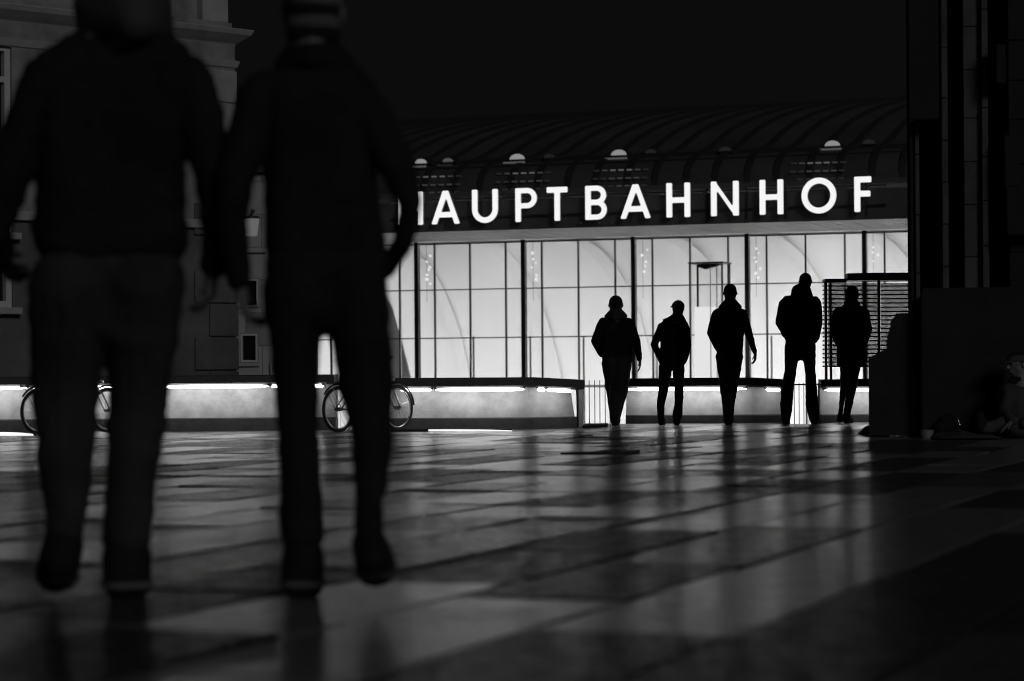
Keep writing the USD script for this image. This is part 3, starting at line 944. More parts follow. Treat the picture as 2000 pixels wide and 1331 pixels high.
# broken stone edge and low block with sloping top
ol = [(1721, 851), (1720, 700), (1755, 681), (1757, 655), (1762, 640), (1763, 628), (1771, 619), (1774, 612), (1836, 612), (1836, 851)]
xm = [(pt(x, y, ZR - 0.55)[0], max(pt(x, y, ZR - 0.55)[2], 0.0)) for x, y in ol]
butt.part("rough_footing", extr(Polygon(xm).buffer(0), 0.9).apply_translation([0, ZR - 0.55, 0]), CATHD, world=True)

# ================================================================== PEOPLE


def hull(sph, seg=14):
    return m3.Manifold.batch_hull([m3.Manifold.sphere(float(r), seg).translate([float(q) for q in c]) for c, r in sph])


def union(ms):
    return m3.Manifold.batch_boolean([m for m in ms if not m.is_empty()], m3.OpType.Add)


def finish(man, ln, it=12, fold=0.0, seed=0, fscale=9.0):
    man = man.refine_to_length(ln)
    me = man.to_mesh()
    t = trimesh.Trimesh(np.array(me.vert_properties[:, :3], float), np.array(me.tri_verts), process=True)
    trimesh.smoothing.filter_taubin(t, lamb=0.5, nu=0.53, iterations=it)
    if fold:
        n = t.vertex_normals
        q = t.vertices * np.array([fscale, fscale, fscale * 1.7])
        t.vertices = t.vertices + n * ((np.abs(meshkit.fbm(q, 3, seed) - 0.5) * 2 - 0.35) * fold)[:, None]
    return t


def rotframe(f):
    f = np.array(f, float); f /= np.linalg.norm(f)
    r = np.cross(f, [0, 0, 1.0]); r /= np.linalg.norm(r)
    return f, r, np.cross(r, f)


def head_parts(c, r, face, tilt=0.0):
    """Cranium, jaw, nose, brow, lips, ears, eyes round centre c, half-width r, looking along face."""
    f, s, u = rotframe(face)
    R = np.stack([s, f, u], 1)

    def ell(o, sx, sy, sz, seg=24):
        m = m3.Manifold.sphere(1.0, seg).scale([sx * r, sy * r, sz * r])
        T = np.c_[R, np.array(c) + R @ (np.array(o) * r)]
        return m.transform(T)
    P = lambda x, y, z: np.array(c) + R @ (np.array([x, y, z]) * r)
    hd = [ell((0, -0.05, 0.30), 1.0, 1.24, 1.05),
          hull([(P(0, 0.55, -0.95), 0.42 * r), (P(-0.48, 0.1, -0.72), 0.45 * r), (P(0.48, 0.1, -0.72), 0.45 * r), (P(0, 0.6, 0.1), 0.62 * r), (P(0, -0.2, -0.1), 0.95 * r)]),
          hull([(P(0, 1.16, 0.05), 0.10 * r), (P(0, 1.36, -0.34), 0.13 * r), (P(-0.12, 1.16, -0.38), 0.12 * r), (P(0.12, 1.16, -0.38), 0.12 * r)]),
          hull([(P(-0.45, 0.98, 0.16), 0.14 * r), (P(0.45, 0.98, 0.16), 0.14 * r), (P(0, 1.08, 0.16), 0.13 * r)]),
          hull([(P(-0.26, 0.98, -0.66), 0.09 * r), (P(0.26, 0.98, -0.66), 0.09 * r), (P(0, 1.08, -0.62), 0.10 * r)]),
          hull([(P(-0.22, 0.96, -0.78), 0.09 * r), (P(0.22, 0.96, -0.78), 0.09 * r), (P(0, 1.05, -0.78), 0.11 * r)]),
          ell((-0.40, 0.96, -0.04), 0.15, 0.12, 0.11), ell((0.40, 0.96, -0.04), 0.15, 0.12, 0.11),
          ell((-1.02, -0.08, -0.10), 0.13, 0.22, 0.34), ell((1.02, -0.08, -0.10), 0.13, 0.22, 0.34)]
    return hd, P, R


def hair_mesh(c, r, face, ln=0.02, low=-0.75):
    f, s, u = rotframe(face)
    R = np.stack([s, f, u], 1)
    m = m3.Manifold.sphere(1.0, 32).scale([1.03 * r, 1.27 * r, 1.09 * r]).transform(np.c_[R, np.array(c) + R @ (np.array([0, -0.06, 0.32]) * r)])
    nape = hull([(np.array(c) + R @ (np.array([0, -0.62, -0.35]) * r), 0.62 * r), (np.array(c) + R @ (np.array([0, -0.5, 0.2]) * r), 0.8 * r), (np.array(c) + R @ (np.array([0, -0.52, -0.80]) * r), 0.50 * r)])
    m = union([m, nape])
    nrm = R @ np.array([0, -0.72, 0.70]); nrm /= np.linalg.norm(nrm)
    m = m.trim_by_plane([float(q) for q in nrm], float(nrm @ (np.array(c) + R @ (np.array([0, 0.12, 0.05]) * r))))
    return finish(m, ln, 4, 0.0)


def hand(wrist, direction, palm, side, size=0.18, curl=0.5):
    """Five separate unequal fingers. direction: wrist to fingertips; palm: the way the palm faces; side: towards the thumb."""
    d = np.array(direction, float); d /= np.linalg.norm(d)
    p = np.array(palm, float); p -= d * (p @ d); p /= np.linalg.norm(p)
    t = np.array(side, float); t -= d * (t @ d); t -= p * (t @ p); t /= np.linalg.norm(t)
    k = size / 0.18
    w = np.array(wrist, float)
    ms = [hull([(w, 0.023 * k), (w + d * 0.085 * k + t * 0.028 * k, 0.014 * k), (w + d * 0.080 * k - t * 0.030 * k, 0.012 * k), (w + d * 0.03 * k + t * 0.022 * k, 0.018 * k)])]
    for i, (off, L) in enumerate(((0.028, 0.072), (0.010, 0.082), (-0.010, 0.076), (-0.029, 0.058))):
        b = w + d * (0.084 - 0.004 * abs(i - 1)) * k + t * off * k
        pts = [b]
        for j, (fr, a) in enumerate(((0.45, 0.4), (0.32, 1.0), (0.23, 1.5))):
            ang = curl * a
            pts.append(pts[-1] + (d * math.cos(ang) + p * math.sin(ang)) * L * fr * k)
        rr = np.array([0.0098, 0.0090, 0.0083, 0.0072]) * k * (0.9 if i == 3 else 1)
        ms += [hull([(pts[j], rr[j]), (pts[j + 1], rr[j + 1])], 10) for j in range(3)]
    b = w + d * 0.028 * k + t * 0.028 * k
    q1 = b + (t * 0.55 + d * 0.75 + p * 0.25) * 0.040 * k
    q2 = q1 + (d * 0.9 + t * 0.1 + p * 0.45 * (0.5 + curl)) * 0.032 * k
    ms += [hull([(b, 0.014 * k), (q1, 0.0105 * k)], 10), hull([(q1, 0.0105 * k), (q2, 0.009 * k)], 10)]
    return ms


def person(label, org, sc_, Z, head, face, jacket, arms, legs, shoes, hands=(), collar=None, hood=False, cap=None, skirt=None, mats=None, ln=0.028, extra=None, fold=0.014, seed=0, hair_on=True, group=None, legk=1.07):
    """Everything in crop pixels: org + v / sc_ is a photograph pixel; spheres (x, y, dz, r) stand at distance Z + dz."""
    mats = mats or {}

    def S(x, y, dz=0.0, r=10.0):
        return pt(org[0] + x / sc_, org[1] + y / sc_, Z + dz), r / sc_ * Z / F

    def chain(c, k=1.0):
        sp_ = [S(*q) for q in c]
        sp_ = [(a, b * k) for a, b in sp_]
        return [hull([sp_[i], sp_[i + 1]]) for i in range(len(sp_) - 1)]
    base, _ = S(*shoes[0][0][:2], 0, 1)
    T = Thing("person", label, "person", (base[0], base[1], 0), group=group)
    hc, hr = S(head[0], head[1], head[3] if len(head) > 3 else 0.02, head[2] * (1.07 if sc_ > 2 else 1.0))
    hd, P, R = head_parts(hc, hr, face)
    jac = [hull([S(*q) for q in grp]) for grp in jacket]
    arm = [m for c in arms for m in chain(c)]
    leg = [m for c in legs for m in chain(c, legk)]
    neck_b = S(*jacket[0][0])[0] * 0.5 + S(*jacket[0][1])[0] * 0.5
    body = hd + [hull([(P(0, -0.15, -0.45), hr * 0.88), (neck_b * 0.45 + P(0, -0.1, -0.5) * 0.55, hr * 0.84), (neck_b, hr * 0.9)])]
    body += [hull([(a, b * 0.88) for a, b in (S(*q) for q in grp)]) for grp in jacket]
    body += [m for c in arms for m in chain(c, 0.72)] + [m for c in legs for m in chain(c, 0.78)]
    for h in hands:
        wpos, _ = S(*h[0])
        body += hand(wpos, h[1], h[2], h[3], h[4] if len(h) > 4 else 0.18, h[5] if len(h) > 5 else 0.5)
    for sh in shoes:                       # ankles and feet inside the shoes
        body += [hull([(a, b * 0.7) for a, b in (S(*q) for q in sh)])]
    T.part("body", finish(union(body), 0.012 if ln < 0.025 else 0.02, 3), mats.get("skin", SKIN), smooth=60, world=True)
    T.part("jacket", finish(union(jac + arm), ln, 14, fold, seed), mats.get("jacket", BLACK), smooth=70, world=True)
    hips = [hull([S(*q) for q in grp]) for grp in (skirt or [])]
    T.part("trousers", finish(union(leg + hips), ln, 12, fold * 0.9, seed + 3, 7.0), mats.get("trousers", JEANS), smooth=70, world=True)
    for sh in shoes:
        m = hull([(a, b * 1.16) for a, b in (S(*q) for q in sh)])
        p = T.part("shoe", finish(m, 0.02, 4), mats.get("shoe", SHOE), smooth=50, world=True)
        b = trimesh.Trimesh(*meshkit.arrays(m)[:2], process=False)
        lo = np.array(sorted([S(*q)[0].tolist() + [S(*q)[1]] for q in sh], key=lambda q: q[2] - q[3]))[:2]
        sole = hull([((q[0], q[1], q[2] - q[3] * 0.72), q[3] * 0.34) for q in lo] + [((q[0] + q[3] * 0.62 * e, q[1], q[2] - q[3] * 0.72), q[3] * 0.30) for q in lo for e in (-1, 1)], 10)
        if ln < 0.025:
            zl = float(m.bounding_box()[2]) + 0.045
            bm2 = hull([(a, b * 1.16 + 0.006) for a, b in (S(*q) for q in sh)]).trim_by_plane([0, 0, 1.0], zl).trim_by_plane([0, 0, -1.0], -zl - 0.016)
            if not bm2.is_empty():
                T.part("sole_band", finish(bm2, 0.02, 0), STRIPE, smooth=40, world=True, under=p)
        T.part("sole", finish(sole, 0.03, 1), SOLE, smooth=40, world=True, under=p)
    if collar:
        T.part("hood" if hood else "collar", finish(union([hull([S(*q) for q in grp]) for grp in collar]), min(ln, 0.022), 8, 0.006, seed + 9), mats.get("collar", BLACK), smooth=70, world=True)
    if cap:
        f, s, u = rotframe(face)
        Rm = np.stack([s, f, u], 1)
        m = m3.Manifold.sphere(1.0, 32).scale([1.07 * hr, 1.30 * hr, cap[0] * hr]).transform(np.c_[Rm, np.array(hc) + Rm @ (np.array([0, -0.05, 0.34]) * hr)])
        if cap[2] == "knit":
            m = union([m, hull([(P(0, -0.45, -0.75), 0.70 * hr), (P(-0.3, -0.40, -0.80), 0.70 * hr), (P(0.3, -0.40, -0.80), 0.70 * hr), (P(0, 0.1, -0.8), 0.95 * hr), (P(0, -0.3, 0.2), 0.95 * hr)])])
        m = m.trim_by_plane([0, 0, 1.0], float(hc[2] + cap[1] * hr))
        if cap[2] == "knit":
            cuts = [-3.0, -0.72, -0.28, 0.10, 0.55, 0.95, 3.0]
            parent = None
            for k, (lo_, hi_) in enumerate(zip(cuts[:-1], cuts[1:])):
                mm = m.trim_by_plane([0, 0, 1.0], float(hc[2] + lo_ * hr)).trim_by_plane([0, 0, -1.0], float(-(hc[2] + hi_ * hr)))
                if mm.is_empty():
                    continue
                if k % 2:
                    T.part("stripe", finish(mm, 0.014, 1), STRIPE, smooth=60, world=True, under=parent)
                elif parent is None:
                    parent = T.part("cap", finish(mm, 0.014, 1), BLACK, smooth=60, world=True)
                else:
                    T.part("band", finish(mm, 0.014, 1), BLACK, smooth=60, world=True, under=parent)
        elif cap[2]:
            br = hull([(P(-0.72, 0.95, 0.40), 0.07 * hr), (P(0.72, 0.95, 0.40), 0.07 * hr), (P(-0.45, 1.95, 0.22), 0.06 * hr), (P(0.45, 1.95, 0.22), 0.06 * hr)])
            T.part("cap", finish(union([m, br]), 0.014, 3), mats.get("cap", BLACK), smooth=60, world=True)
        else:
            T.part("cap", finish(m, 0.014, 3), mats.get("cap", BLACK), smooth=60, world=True)
    if hair_on:
        T.part("hair", hair_mesh(hc, hr, face), HAIR, smooth=60, world=True)
    if extra:
        extra(T, S, P, R, hr)
    return T


AW = (0.05, 1, 0)
# --- the five walking away
person("hooded man in a dark parka, leftmost of the five walking men", (1140, 570), 4.93, 29.75, (309, 126, 60), (0.0, 1, 0),
       [[(190, 300, 0, 52), (430, 300, 0, 52), (240, 400, 0.03, 82), (390, 400, 0.03, 82)], [(230, 330, 0, 70), (400, 330, 0, 70), (245, 620, 0.02, 72), (405, 620, 0.02, 70)],
        [(245, 520, 0.02, 70), (405, 520, 0.02, 70), (232, 660, 0.02, 58), (418, 655, 0.02, 56)]],
       [[(172, 322, 0, 50), (114, 478, 0.0, 46), (168, 592, 0.12, 38)], [(448, 322, 0, 50), (505, 470, 0.02, 44), (536, 640, 0.08, 30)]],
       [[(270, 690, 0.02, 84), (300, 930, 0.10, 74), (300, 1090, 0.02, 55), (296, 1215, -0.05, 38)], [(368, 690, 0, 82), (348, 940, 0.05, 70), (325, 1090, 0.12, 52), (315, 1205, 0.14, 38)]],
       [[(300, 1245, -0.08, 36), (295, 1272, 0.12, 22), (300, 1272, -0.12, 22)], [(318, 1235, 0.12, 34), (322, 1266, 0.34, 22), (318, 1268, 0.10, 22)]],
       hands=[((540, 655, 0.09), (0.05, 0.15, -1), (-1, 0.1, 0), (0, 1, 0), 0.17, 0.55)],
       collar=[[(250, 215, 0, 26), (375, 212, 0, 26), (225, 240, 0.0, 26), (395, 235, 0.0, 26), (310, 205, -0.07, 46), (310, 200, 0.09, 46), (268, 190, 0, 24), (358, 188, 0, 22), (300, 250, -0.09, 36)]], hood=True, mats={"collar": HOODC, "jacket": BLACK}, seed=11, legk=1.2)

person("man in a cap, hands in pockets, second from left of the five walking men", (1255, 570), 4.93, 29.8, (342, 160, 52), (-0.45, 1, 0),
       [[(215, 325, 0, 48), (400, 330, 0, 48), (245, 400, 0.02, 72), (380, 400, 0.02, 72)], [(240, 350, 0, 66), (385, 355, 0, 66), (228, 590, 0.02, 62), (365, 600, 0.02, 60)], [(228, 590, 0.02, 62), (365, 600, 0.02, 60), (220, 690, 0.02, 55), (350, 690, 0.02, 55)]],
       [[(190, 340, 0, 46), (112, 510, -0.02, 37), (175, 650, 0.10, 32), (190, 690, 0.12, 30)], [(410, 345, 0, 44), (436, 530, -0.02, 37), (405, 660, 0.10, 30), (385, 690, 0.12, 28)]],
       [[(222, 730, 0.02, 64), (200, 940, 0.06, 48), (176, 1080, 0.03, 37), (176, 1200, 0.0, 35)], [(345, 730, 0.02, 58), (352, 940, 0.0, 43), (348, 1080, -0.02, 40), (335, 1200, -0.03, 48)]],
       [[(185, 1240, 0.0, 32), (200, 1265, 0.15, 22), (178, 1262, -0.05, 24)], [(330, 1238, -0.03, 34), (325, 1262, 0.14, 24), (333, 1262, -0.08, 24)]],
       collar=[[(215, 290, 0, 22), (405, 295, 0, 22), (300, 250, -0.05, 34), (372, 250, -0.05, 30), (340, 250, 0.08, 36)], [(200, 272, -0.02, 8), (240, 285, 0, 20), (300, 250, -0.04, 24)]],
       cap=(1.02, 0.10, True), mats={"jacket": BLACK, "trousers": BLACK}, seed=12)


def ear_hint(T, S, P, R, hr):
    pass


person("bare headed man swinging his right arm before the glass lift", (1365, 540), 4.4385, 29.85, (271, 142, 51), (0.0, 1, 0),
       [[(160, 325, 0, 46), (375, 325, 0, 46), (215, 400, 0.03, 84), (325, 400, 0.03, 84)], [(185, 340, 0, 70), (340, 340, 0, 66), (205, 600, 0.02, 62), (325, 615, 0.02, 58)], [(205, 560, 0.02, 60), (325, 560, 0.02, 58), (205, 655, 0.02, 52), (335, 660, 0.02, 50)]],
       [[(150, 335, 0, 44), (108, 490, -0.04, 41), (175, 625, 0.08, 38), (190, 650, 0.1, 34)], [(385, 335, 0, 42), (432, 490, 0.0, 36), (483, 655, 0.06, 22)]],
       [[(220, 700, 0.02, 66), (238, 940, 0.0, 52), (240, 1090, -0.06, 36), (248, 1215, -0.12, 33)], [(315, 700, 0.02, 60), (286, 940, 0.06, 48), (268, 1090, 0.12, 40), (265, 1210, 0.16, 33)]],
       [[(248, 1240, -0.12, 34), (248, 1268, 0.06, 22), (248, 1268, -0.18, 22)], [(268, 1236, 0.16, 32), (270, 1262, 0.36, 20), (268, 1262, 0.12, 22)]],
       hands=[((487, 668, 0.07), (0.05, 0.2, -1), (-1, 0.0, 0), (0.2, 1, 0), 0.17, 0.9)],
       collar=[[(190, 270, 0, 22), (350, 265, 0, 22), (238, 225, -0.02, 26), (305, 222, -0.02, 26), (270, 225, 0.08, 34), (270, 240, -0.08, 30)]], mats={"jacket": BLACK, "trousers": GREYC}, seed=13, legk=1.18)

person("tall man in a bulky hooded jacket walking with legs apart", (1495, 525), 4.2256, 29.72, (330, 104, 46), (0.1, 1, 0),
       [[(185, 275, 0, 55), (405, 275, 0, 50), (215, 380, 0.02, 84), (375, 380, 0.02, 84)], [(205, 300, 0, 70), (385, 300, 0, 66), (200, 500, 0.02, 74), (375, 510, 0.02, 70)], [(205, 500, 0.02, 70), (370, 500, 0.02, 66), (215, 590, 0.02, 52), (365, 600, 0.02, 46)]],
       [[(160, 300, 0, 54), (128, 440, -0.03, 48), (180, 545, 0.08, 42), (205, 570, 0.10, 36)], [(420, 300, 0, 46), (430, 440, -0.03, 44), (415, 560, 0.08, 38), (408, 595, 0.1, 24)]],
       [[(222, 650, 0.02, 60), (208, 830, 0.05, 46), (182, 1000, 0.05, 47), (172, 1130, 0.02, 47), (168, 1225, 0.0, 38)], [(352, 650, 0.02, 58), (368, 830, 0.0, 40), (380, 1000, -0.03, 42), (388, 1130, -0.05, 50), (400, 1220, -0.06, 42)]],
       [[(165, 1238, 0.0, 36), (160, 1264, 0.16, 24), (168, 1266, -0.06, 26)], [(405, 1232, -0.06, 38), (430, 1256, 0.10, 26), (400, 1264, -0.12, 26)]],
       collar=[[(264, 180, -0.05, 48), (334, 186, -0.05, 46), (236, 225, -0.03, 30), (365, 228, -0.03, 28), (300, 160, -0.03, 44), (312, 190, 0.09, 50)]], hood=True, skirt=[[(222, 620, 0.02, 60), (352, 620, 0.02, 58), (235, 720, 0.02, 45), (345, 720, 0.02, 40)]],
       mats={"jacket": BLACK, "trousers": BLACK}, seed=14, legk=1.12)

person("man in a long dark coat walking before the slatted pavilion, rightmost of the five", (1600, 545), 4.4385, 30.05, (284, 135, 52), (0.0, 1, 0),
       [[(165, 275, 0, 36), (385, 272, 0, 36), (200, 350, 0.02, 76), (365, 350, 0.02, 76)], [(195, 300, 0, 58), (360, 300, 0, 58), (200, 560, 0.02, 60), (340, 560, 0.02, 60)], [(205, 560, 0.02, 58), (340, 560, 0.02, 58), (192, 730, 0.02, 42), (368, 735, 0.02, 36)]],
       [[(150, 300, 0, 40), (132, 460, -0.04, 41), (182, 575, 0.06, 36), (205, 600, 0.08, 30)], [(402, 298, 0, 38), (418, 450, -0.04, 40), (378, 590, 0.06, 34), (360, 615, 0.08, 28)]],
       [[(232, 760, 0.05, 48), (212, 950, 0.16, 30), (192, 1110, 0.05, 20), (182, 1180, 0.0, 19)], [(298, 760, -0.02, 56), (284, 930, -0.02, 42), (255, 1090, -0.06, 32), (238, 1180, -0.08, 32)]],
       [[(182, 1185, 0.0, 22), (170, 1226, 0.12, 20), (182, 1222, -0.04, 22)], [(238, 1192, -0.08, 34), (278, 1232, 0.06, 20), (232, 1228, -0.12, 24)]],
       collar=[[(225, 235, 0, 20), (340, 232, 0, 20), (250, 200, -0.02, 22), (318, 200, -0.02, 22), (284, 215, 0.08, 30)]], mats={"jacket": BLACK, "trousers": BLACK}, seed=15, legk=1.1)


# --- the two in the foreground
def watch(T, S, P, R, hr):
    c, r = S(750, 505, 0.13, 10)
    tor = trimesh.creation.torus(0.030, 0.010, major_sections=24, minor_sections=8)
    tor.apply_transform(trimesh.geometry.align_vectors([0, 0, 1], [-0.5, 0.6, -0.7])); tor.apply_translation(c)
    T.part("wristwatch", tor, STEEL, smooth=60, world=True)


person("tall man in a dark jacket with grey hood, left of the two large foreground men", (0, 0), 1.0, 7.18, (238, -78, 56), (0.05, 1, 0),
       [[(178, 82, 0, 40), (312, 88, 0, 40), (122, 152, 0, 66), (350, 165, 0, 62)], [(118, 150, 0, 66), (352, 160, 0, 64), (150, 260, 0.02, 86), (285, 260, 0.02, 82)], [(145, 220, 0, 82), (288, 220, 0, 80), (150, 420, 0.02, 84), (285, 420, 0.02, 80)], [(150, 400, 0.02, 82), (285, 400, 0.02, 78), (136, 452, 0.02, 80), (298, 456, 0.02, 76)]],
       [[(100, 160, 0, 62), (20, 330, -0.02, 50), (-12, 440, 0.05, 40), (2, 505, 0.2, 30)], [(368, 170, 0, 58), (418, 330, -0.02, 46), (428, 440, 0.03, 38), (418, 520, 0.08, 30)]],
       [[(138, 560, 0.0, 80), (128, 760, 0.04, 66), (130, 930, -0.06, 50), (128, 1045, -0.24, 34)], [(275, 560, 0.02, 84), (272, 760, 0.08, 60), (258, 930, 0.04, 50), (247, 1052, 0.0, 48)]],
       [[(124, 1062, -0.24, 34), (112, 1115, -0.20, 36), (104, 1128, -0.06, 26), (116, 1100, -0.30, 28)], [(248, 1085, 0.0, 42), (262, 1136, -0.02, 30), (232, 1136, -0.04, 28), (248, 1128, 0.22, 30)]],
       hands=[((414, 522, 0.09), (-0.1, 0.2, -1), (-1, 0.1, 0), (0, 1, 0), 0.185, 1.0), ((2, 506, 0.22), (0.1, 0.9, -0.4), (1, 0, 0), (0, 1, 1), 0.17, 1.1)],
       collar=[[(185, 10, 0, 44), (298, 12, 0, 42), (170, 52, 0.0, 22), (318, 58, 0.0, 22), (245, -10, -0.06, 50), (262, 44, -0.115, 42), (240, 0, 0.09, 46)]], hood=True,
       skirt=[[(138, 540, 0.02, 72), (288, 540, 0.02, 72), (150, 620, 0.02, 70), (275, 620, 0.02, 66)]],
       mats={"jacket": BLACK, "trousers": JEANS, "collar": HOODC}, ln=0.022, seed=21, fold=0.024)

person("man in a striped knit cap and black jacket, right of the two large foreground men", (0, 0), 1.0, 7.12, (612, 22, 55), (-0.05, 1, 0),
       [[(528, 185, 0, 52), (690, 188, 0, 52), (575, 260, 0.02, 70), (672, 260, 0.02, 70)], [(572, 190, 0, 66), (664, 180, 0, 66), (580, 400, 0.02, 66), (672, 400, 0.02, 66)], [(578, 380, 0.02, 64), (674, 380, 0.02, 64), (572, 480, 0.02, 58), (700, 480, 0.02, 58)]],
       [[(512, 200, 0, 54), (462, 330, -0.03, 42), (450, 430, 0.0, 34), (466, 545, 0.05, 27)], [(708, 215, 0, 52), (772, 318, -0.04, 38), (803, 400, -0.03, 23), (786, 480, 0.05, 23), (752, 525, 0.13, 24)]],
       [[(575, 560, 0.0, 60), (576, 740, 0.05, 42), (586, 900, 0.02, 38), (590, 1040, 0.0, 43)], [(692, 560, 0.02, 64), (712, 730, 0.02, 54), (728, 870, -0.06, 38), (720, 985, -0.20, 28), (722, 1050, -0.28, 28)]],
       [[(592, 1085, 0.0, 36), (604, 1138, 0.0, 26), (576, 1138, 0.0, 24), (590, 1130, 0.22, 28)], [(722, 1062, -0.28, 30), (734, 1105, -0.22, 34), (732, 1118, -0.08, 26), (726, 1090, -0.34, 24)]],
       hands=[((468, 550, 0.06), (0.12, 0.2, -1), (1, 0.1, 0), (0, 1, 0), 0.185, 1.0)],
       collar=[[(560, 130, 0, 26), (664, 122, 0, 26), (575, 104, -0.02, 22), (648, 100, -0.02, 22), (612, 108, 0.08, 34), (612, 112, -0.06, 30)]],
       skirt=[[(572, 520, 0.02, 58), (702, 520, 0.02, 60), (590, 600, 0.02, 58), (685, 600, 0.02, 58)]],
       cap=(1.10, -1.28, "knit"), hair_on=False, mats={"jacket": BLACK, "trousers": BLACK}, ln=0.022, seed=22, fold=0.016, extra=watch)

# --- the one sitting at the foot of the buttress
ZSIT = 22.9
person("man in a cap sitting on the pavement against the buttress at right edge", (0, 0), 1.0, ZSIT, (1987, 712, 18), (-1, -0.45, -0.05),
       [[(1972, 765, 0, 18), (2016, 765, 0, 18), (1980, 790, 0.0, 24), (2008, 790, 0, 24)], [(1982, 775, 0, 26), (2008, 775, 0, 26), (1985, 830, 0, 24), (2012, 830, 0, 24)]],
       [[(1972, 772, -0.05, 15), (1960, 805, -0.2, 12), (1978, 822, -0.35, 10)], [(2018, 772, 0.05, 15), (2026, 810, -0.1, 12), (2000, 826, -0.25, 10)]],
       [[(1995, 838, -0.1, 17), (1965, 826, -0.25, 14), (1924, 838, -0.3, 11)], [(2000, 838, 0.0, 17), (1958, 832, 0.05, 13), (1920, 836, 0.0, 10)]],
       [[(1920, 838, -0.3, 9), (1914, 812, -0.3, 8), (1916, 836, -0.3, 9)], [(1918, 836, 0.0, 9), (1912, 814, 0.0, 8), (1914, 834, 0.0, 9)]],
       hands=[((1976, 824, -0.36), (-0.8, -0.2, -0.5), (0, 0, -1), (0, -1, 0), 0.17, 0.4)],
       collar=[[(1976, 748, 0, 10), (2004, 748, 0, 10), (1990, 742, 0, 14)]], cap=(1.0, 0.28, True), mats={"jacket": WOOL, "trousers": WOOL, "cap": WOOL}, ln=0.03, seed=31, fold=0.02)

# ================================================================== SMALL THINGS BY THE BUTTRESS
bl = Thing("blanket", "crumpled dull blanket over the pavement before the sitting man's boots", "blanket", (*gl(1900, 857), 0))
gx, gy = np.meshgrid(np.linspace(0, 1, 34), np.linspace(0, 1, 18), indexing="ij")
A_, B_ = gl(1838, 861), gl(1965, 861)
X = A_[0] + (B_[0] - A_[0]) * gx + 0.03 * np.sin(gy * 9); Yy = A_[1] + 0.75 * gy + 0.04 * np.sin(gx * 7)
Zh = 0.02 + 0.11 * meshkit.fbm(np.stack([gx * 5, gy * 3, gx * 0], -1), 3, 4) * np.sin(np.pi * np.clip(gx, 0, 1)) ** 0.6 * np.sin(np.pi * gy) ** 0.5
v = np.stack([X, Yy, Zh], -1).reshape(-1, 3); vb = v.copy(); vb[:, 2] = 0.004
idx = np.arange(34 * 18).reshape(34, 18)
q = np.stack([idx[:-1, :-1], idx[1:, :-1], idx[1:, 1:], idx[:-1, 1:]], -1).reshape(-1, 4)
bl.part("cloth", (v, q), WOOL, smooth=True, world=True)

bag = Thing("holdall_bag", "black slumped bag with a steel strip for a bottle sparkle beside the paper cup", "bag", (*gl(1852, 852), 0))
bm_ = hull([(pt(1836, 838, 23.3), 0.07), (pt(1866, 838, 23.3), 0.07), (pt(1845, 822, 23.3), 0.04), (pt(1866, 818, 23.35), 0.04), (pt(1836, 838, 23.7), 0.07), (pt(1866, 838, 23.7), 0.07)])
bag.part("sack", finish(bm_, 0.03, 6, 0.015, 5), BLACK, smooth=60, world=True)
bag.part("strap", tube([pt(1840, 824, 23.25), pt(1848, 808, 23.3), pt(1858, 812, 23.35), pt(1866, 822, 23.3)], 0.012, 6), BLACK, smooth=True, world=True)
bag.part("zip", tube([pt(1869.5, 815, 23.22), pt(1871, 820, 23.2), pt(1873, 826, 23.2), pt(1875, 831, 23.2)], 0.008, 6), STEEL, smooth=True, world=True)  # steel strip that stands for the sparkle of a bottle

cup = Thing("paper_cup", "pale begging cup on the pavement at the foot of the buttress", "cup", (*gl(1811, 857), 0))
cc = gl(1811, 857); cz = pt(1811, 841, cc[1])[2]
pr = np.array([(0.0, 0.0), (0.052, 0.0), (0.062, cz), (0.066, cz), (0.066, cz + 0.004), (0.058, cz + 0.004), (0.049, 0.008), (0.0, 0.008)])
rv = trimesh.creation.revolve(pr, sections=24)
cup.part("shell", rv, CUPM, smooth=40)

heap = Thing("cloth_bundle", "low black bundle lying by the foot of the stone block", "bundle", (*gl(1700, 850), 0))
hb = hull([(gnd(1690, 848) + [0, 0, 0.02], 0.03), (gnd(1722, 849) + [0, 0, 0.03], 0.05), (gnd(1700, 848) + [0, 0.15, 0.04], 0.05), (gnd(1735, 848) + [0, 0.2, 0.06], 0.06), (gnd(1682, 848) + [0, 0.1, 0.0], 0.02)])
heap.part("cloth", finish(hb, 0.025, 6, 0.012, 8), BLACK, smooth=60, world=True)

drain = Thing("drain_cover", "thin black drain slot in the paving in front of the hooded walking man", "drain", (*gl(1170, 885), 0))
dq = np.array([gnd(1095, 887.5), gnd(1250, 882), gnd(1248, 886), gnd(1160, 888)])
drain.part("grate", trimesh.convex.convex_hull(np.vstack([dq + [0, 0, -0.01], dq + [0, 0, 0.012]])), RUBBER, world=True)
leaf = Thing("fallen_leaf", "small dark leaf lying on a pale paving slab", "leaf", (*gl(1393, 1047), 0))
lc = gnd(1393, 1047)
lfp = [(0.0, 0.035 * 1.2), (0.02, 0.012), (0.024, -0.01), (0.0, -0.035), (-0.024, -0.008), (-0.02, 0.014)]
lv = np.array([[x, y, 0.012 + 0.012 * abs(x) / 0.02] for x, y in lfp] + [[0, 0, 0.010]] + [[x, y, 0.008 + 0.012 * abs(x) / 0.02] for x, y in lfp] + [[0, 0, 0.006]])
lfaces = [[i, (i + 1) % 6, 6] for i in range(6)] + [[7 + (i + 1) % 6, 7 + i, 13] for i in range(6)] + [[i, 7 + i, 7 + (i + 1) % 6] for i in range(6)] + [[i, 7 + (i + 1) % 6, (i + 1) % 6] for i in range(6)]
leaf.part("blade", (lv, np.array(lfaces)), GREYC)
leaf.part("stalk", tube([[0, -0.035, 0.008], [0.006, -0.06, 0.012]], 0.002, 5), GREYC)

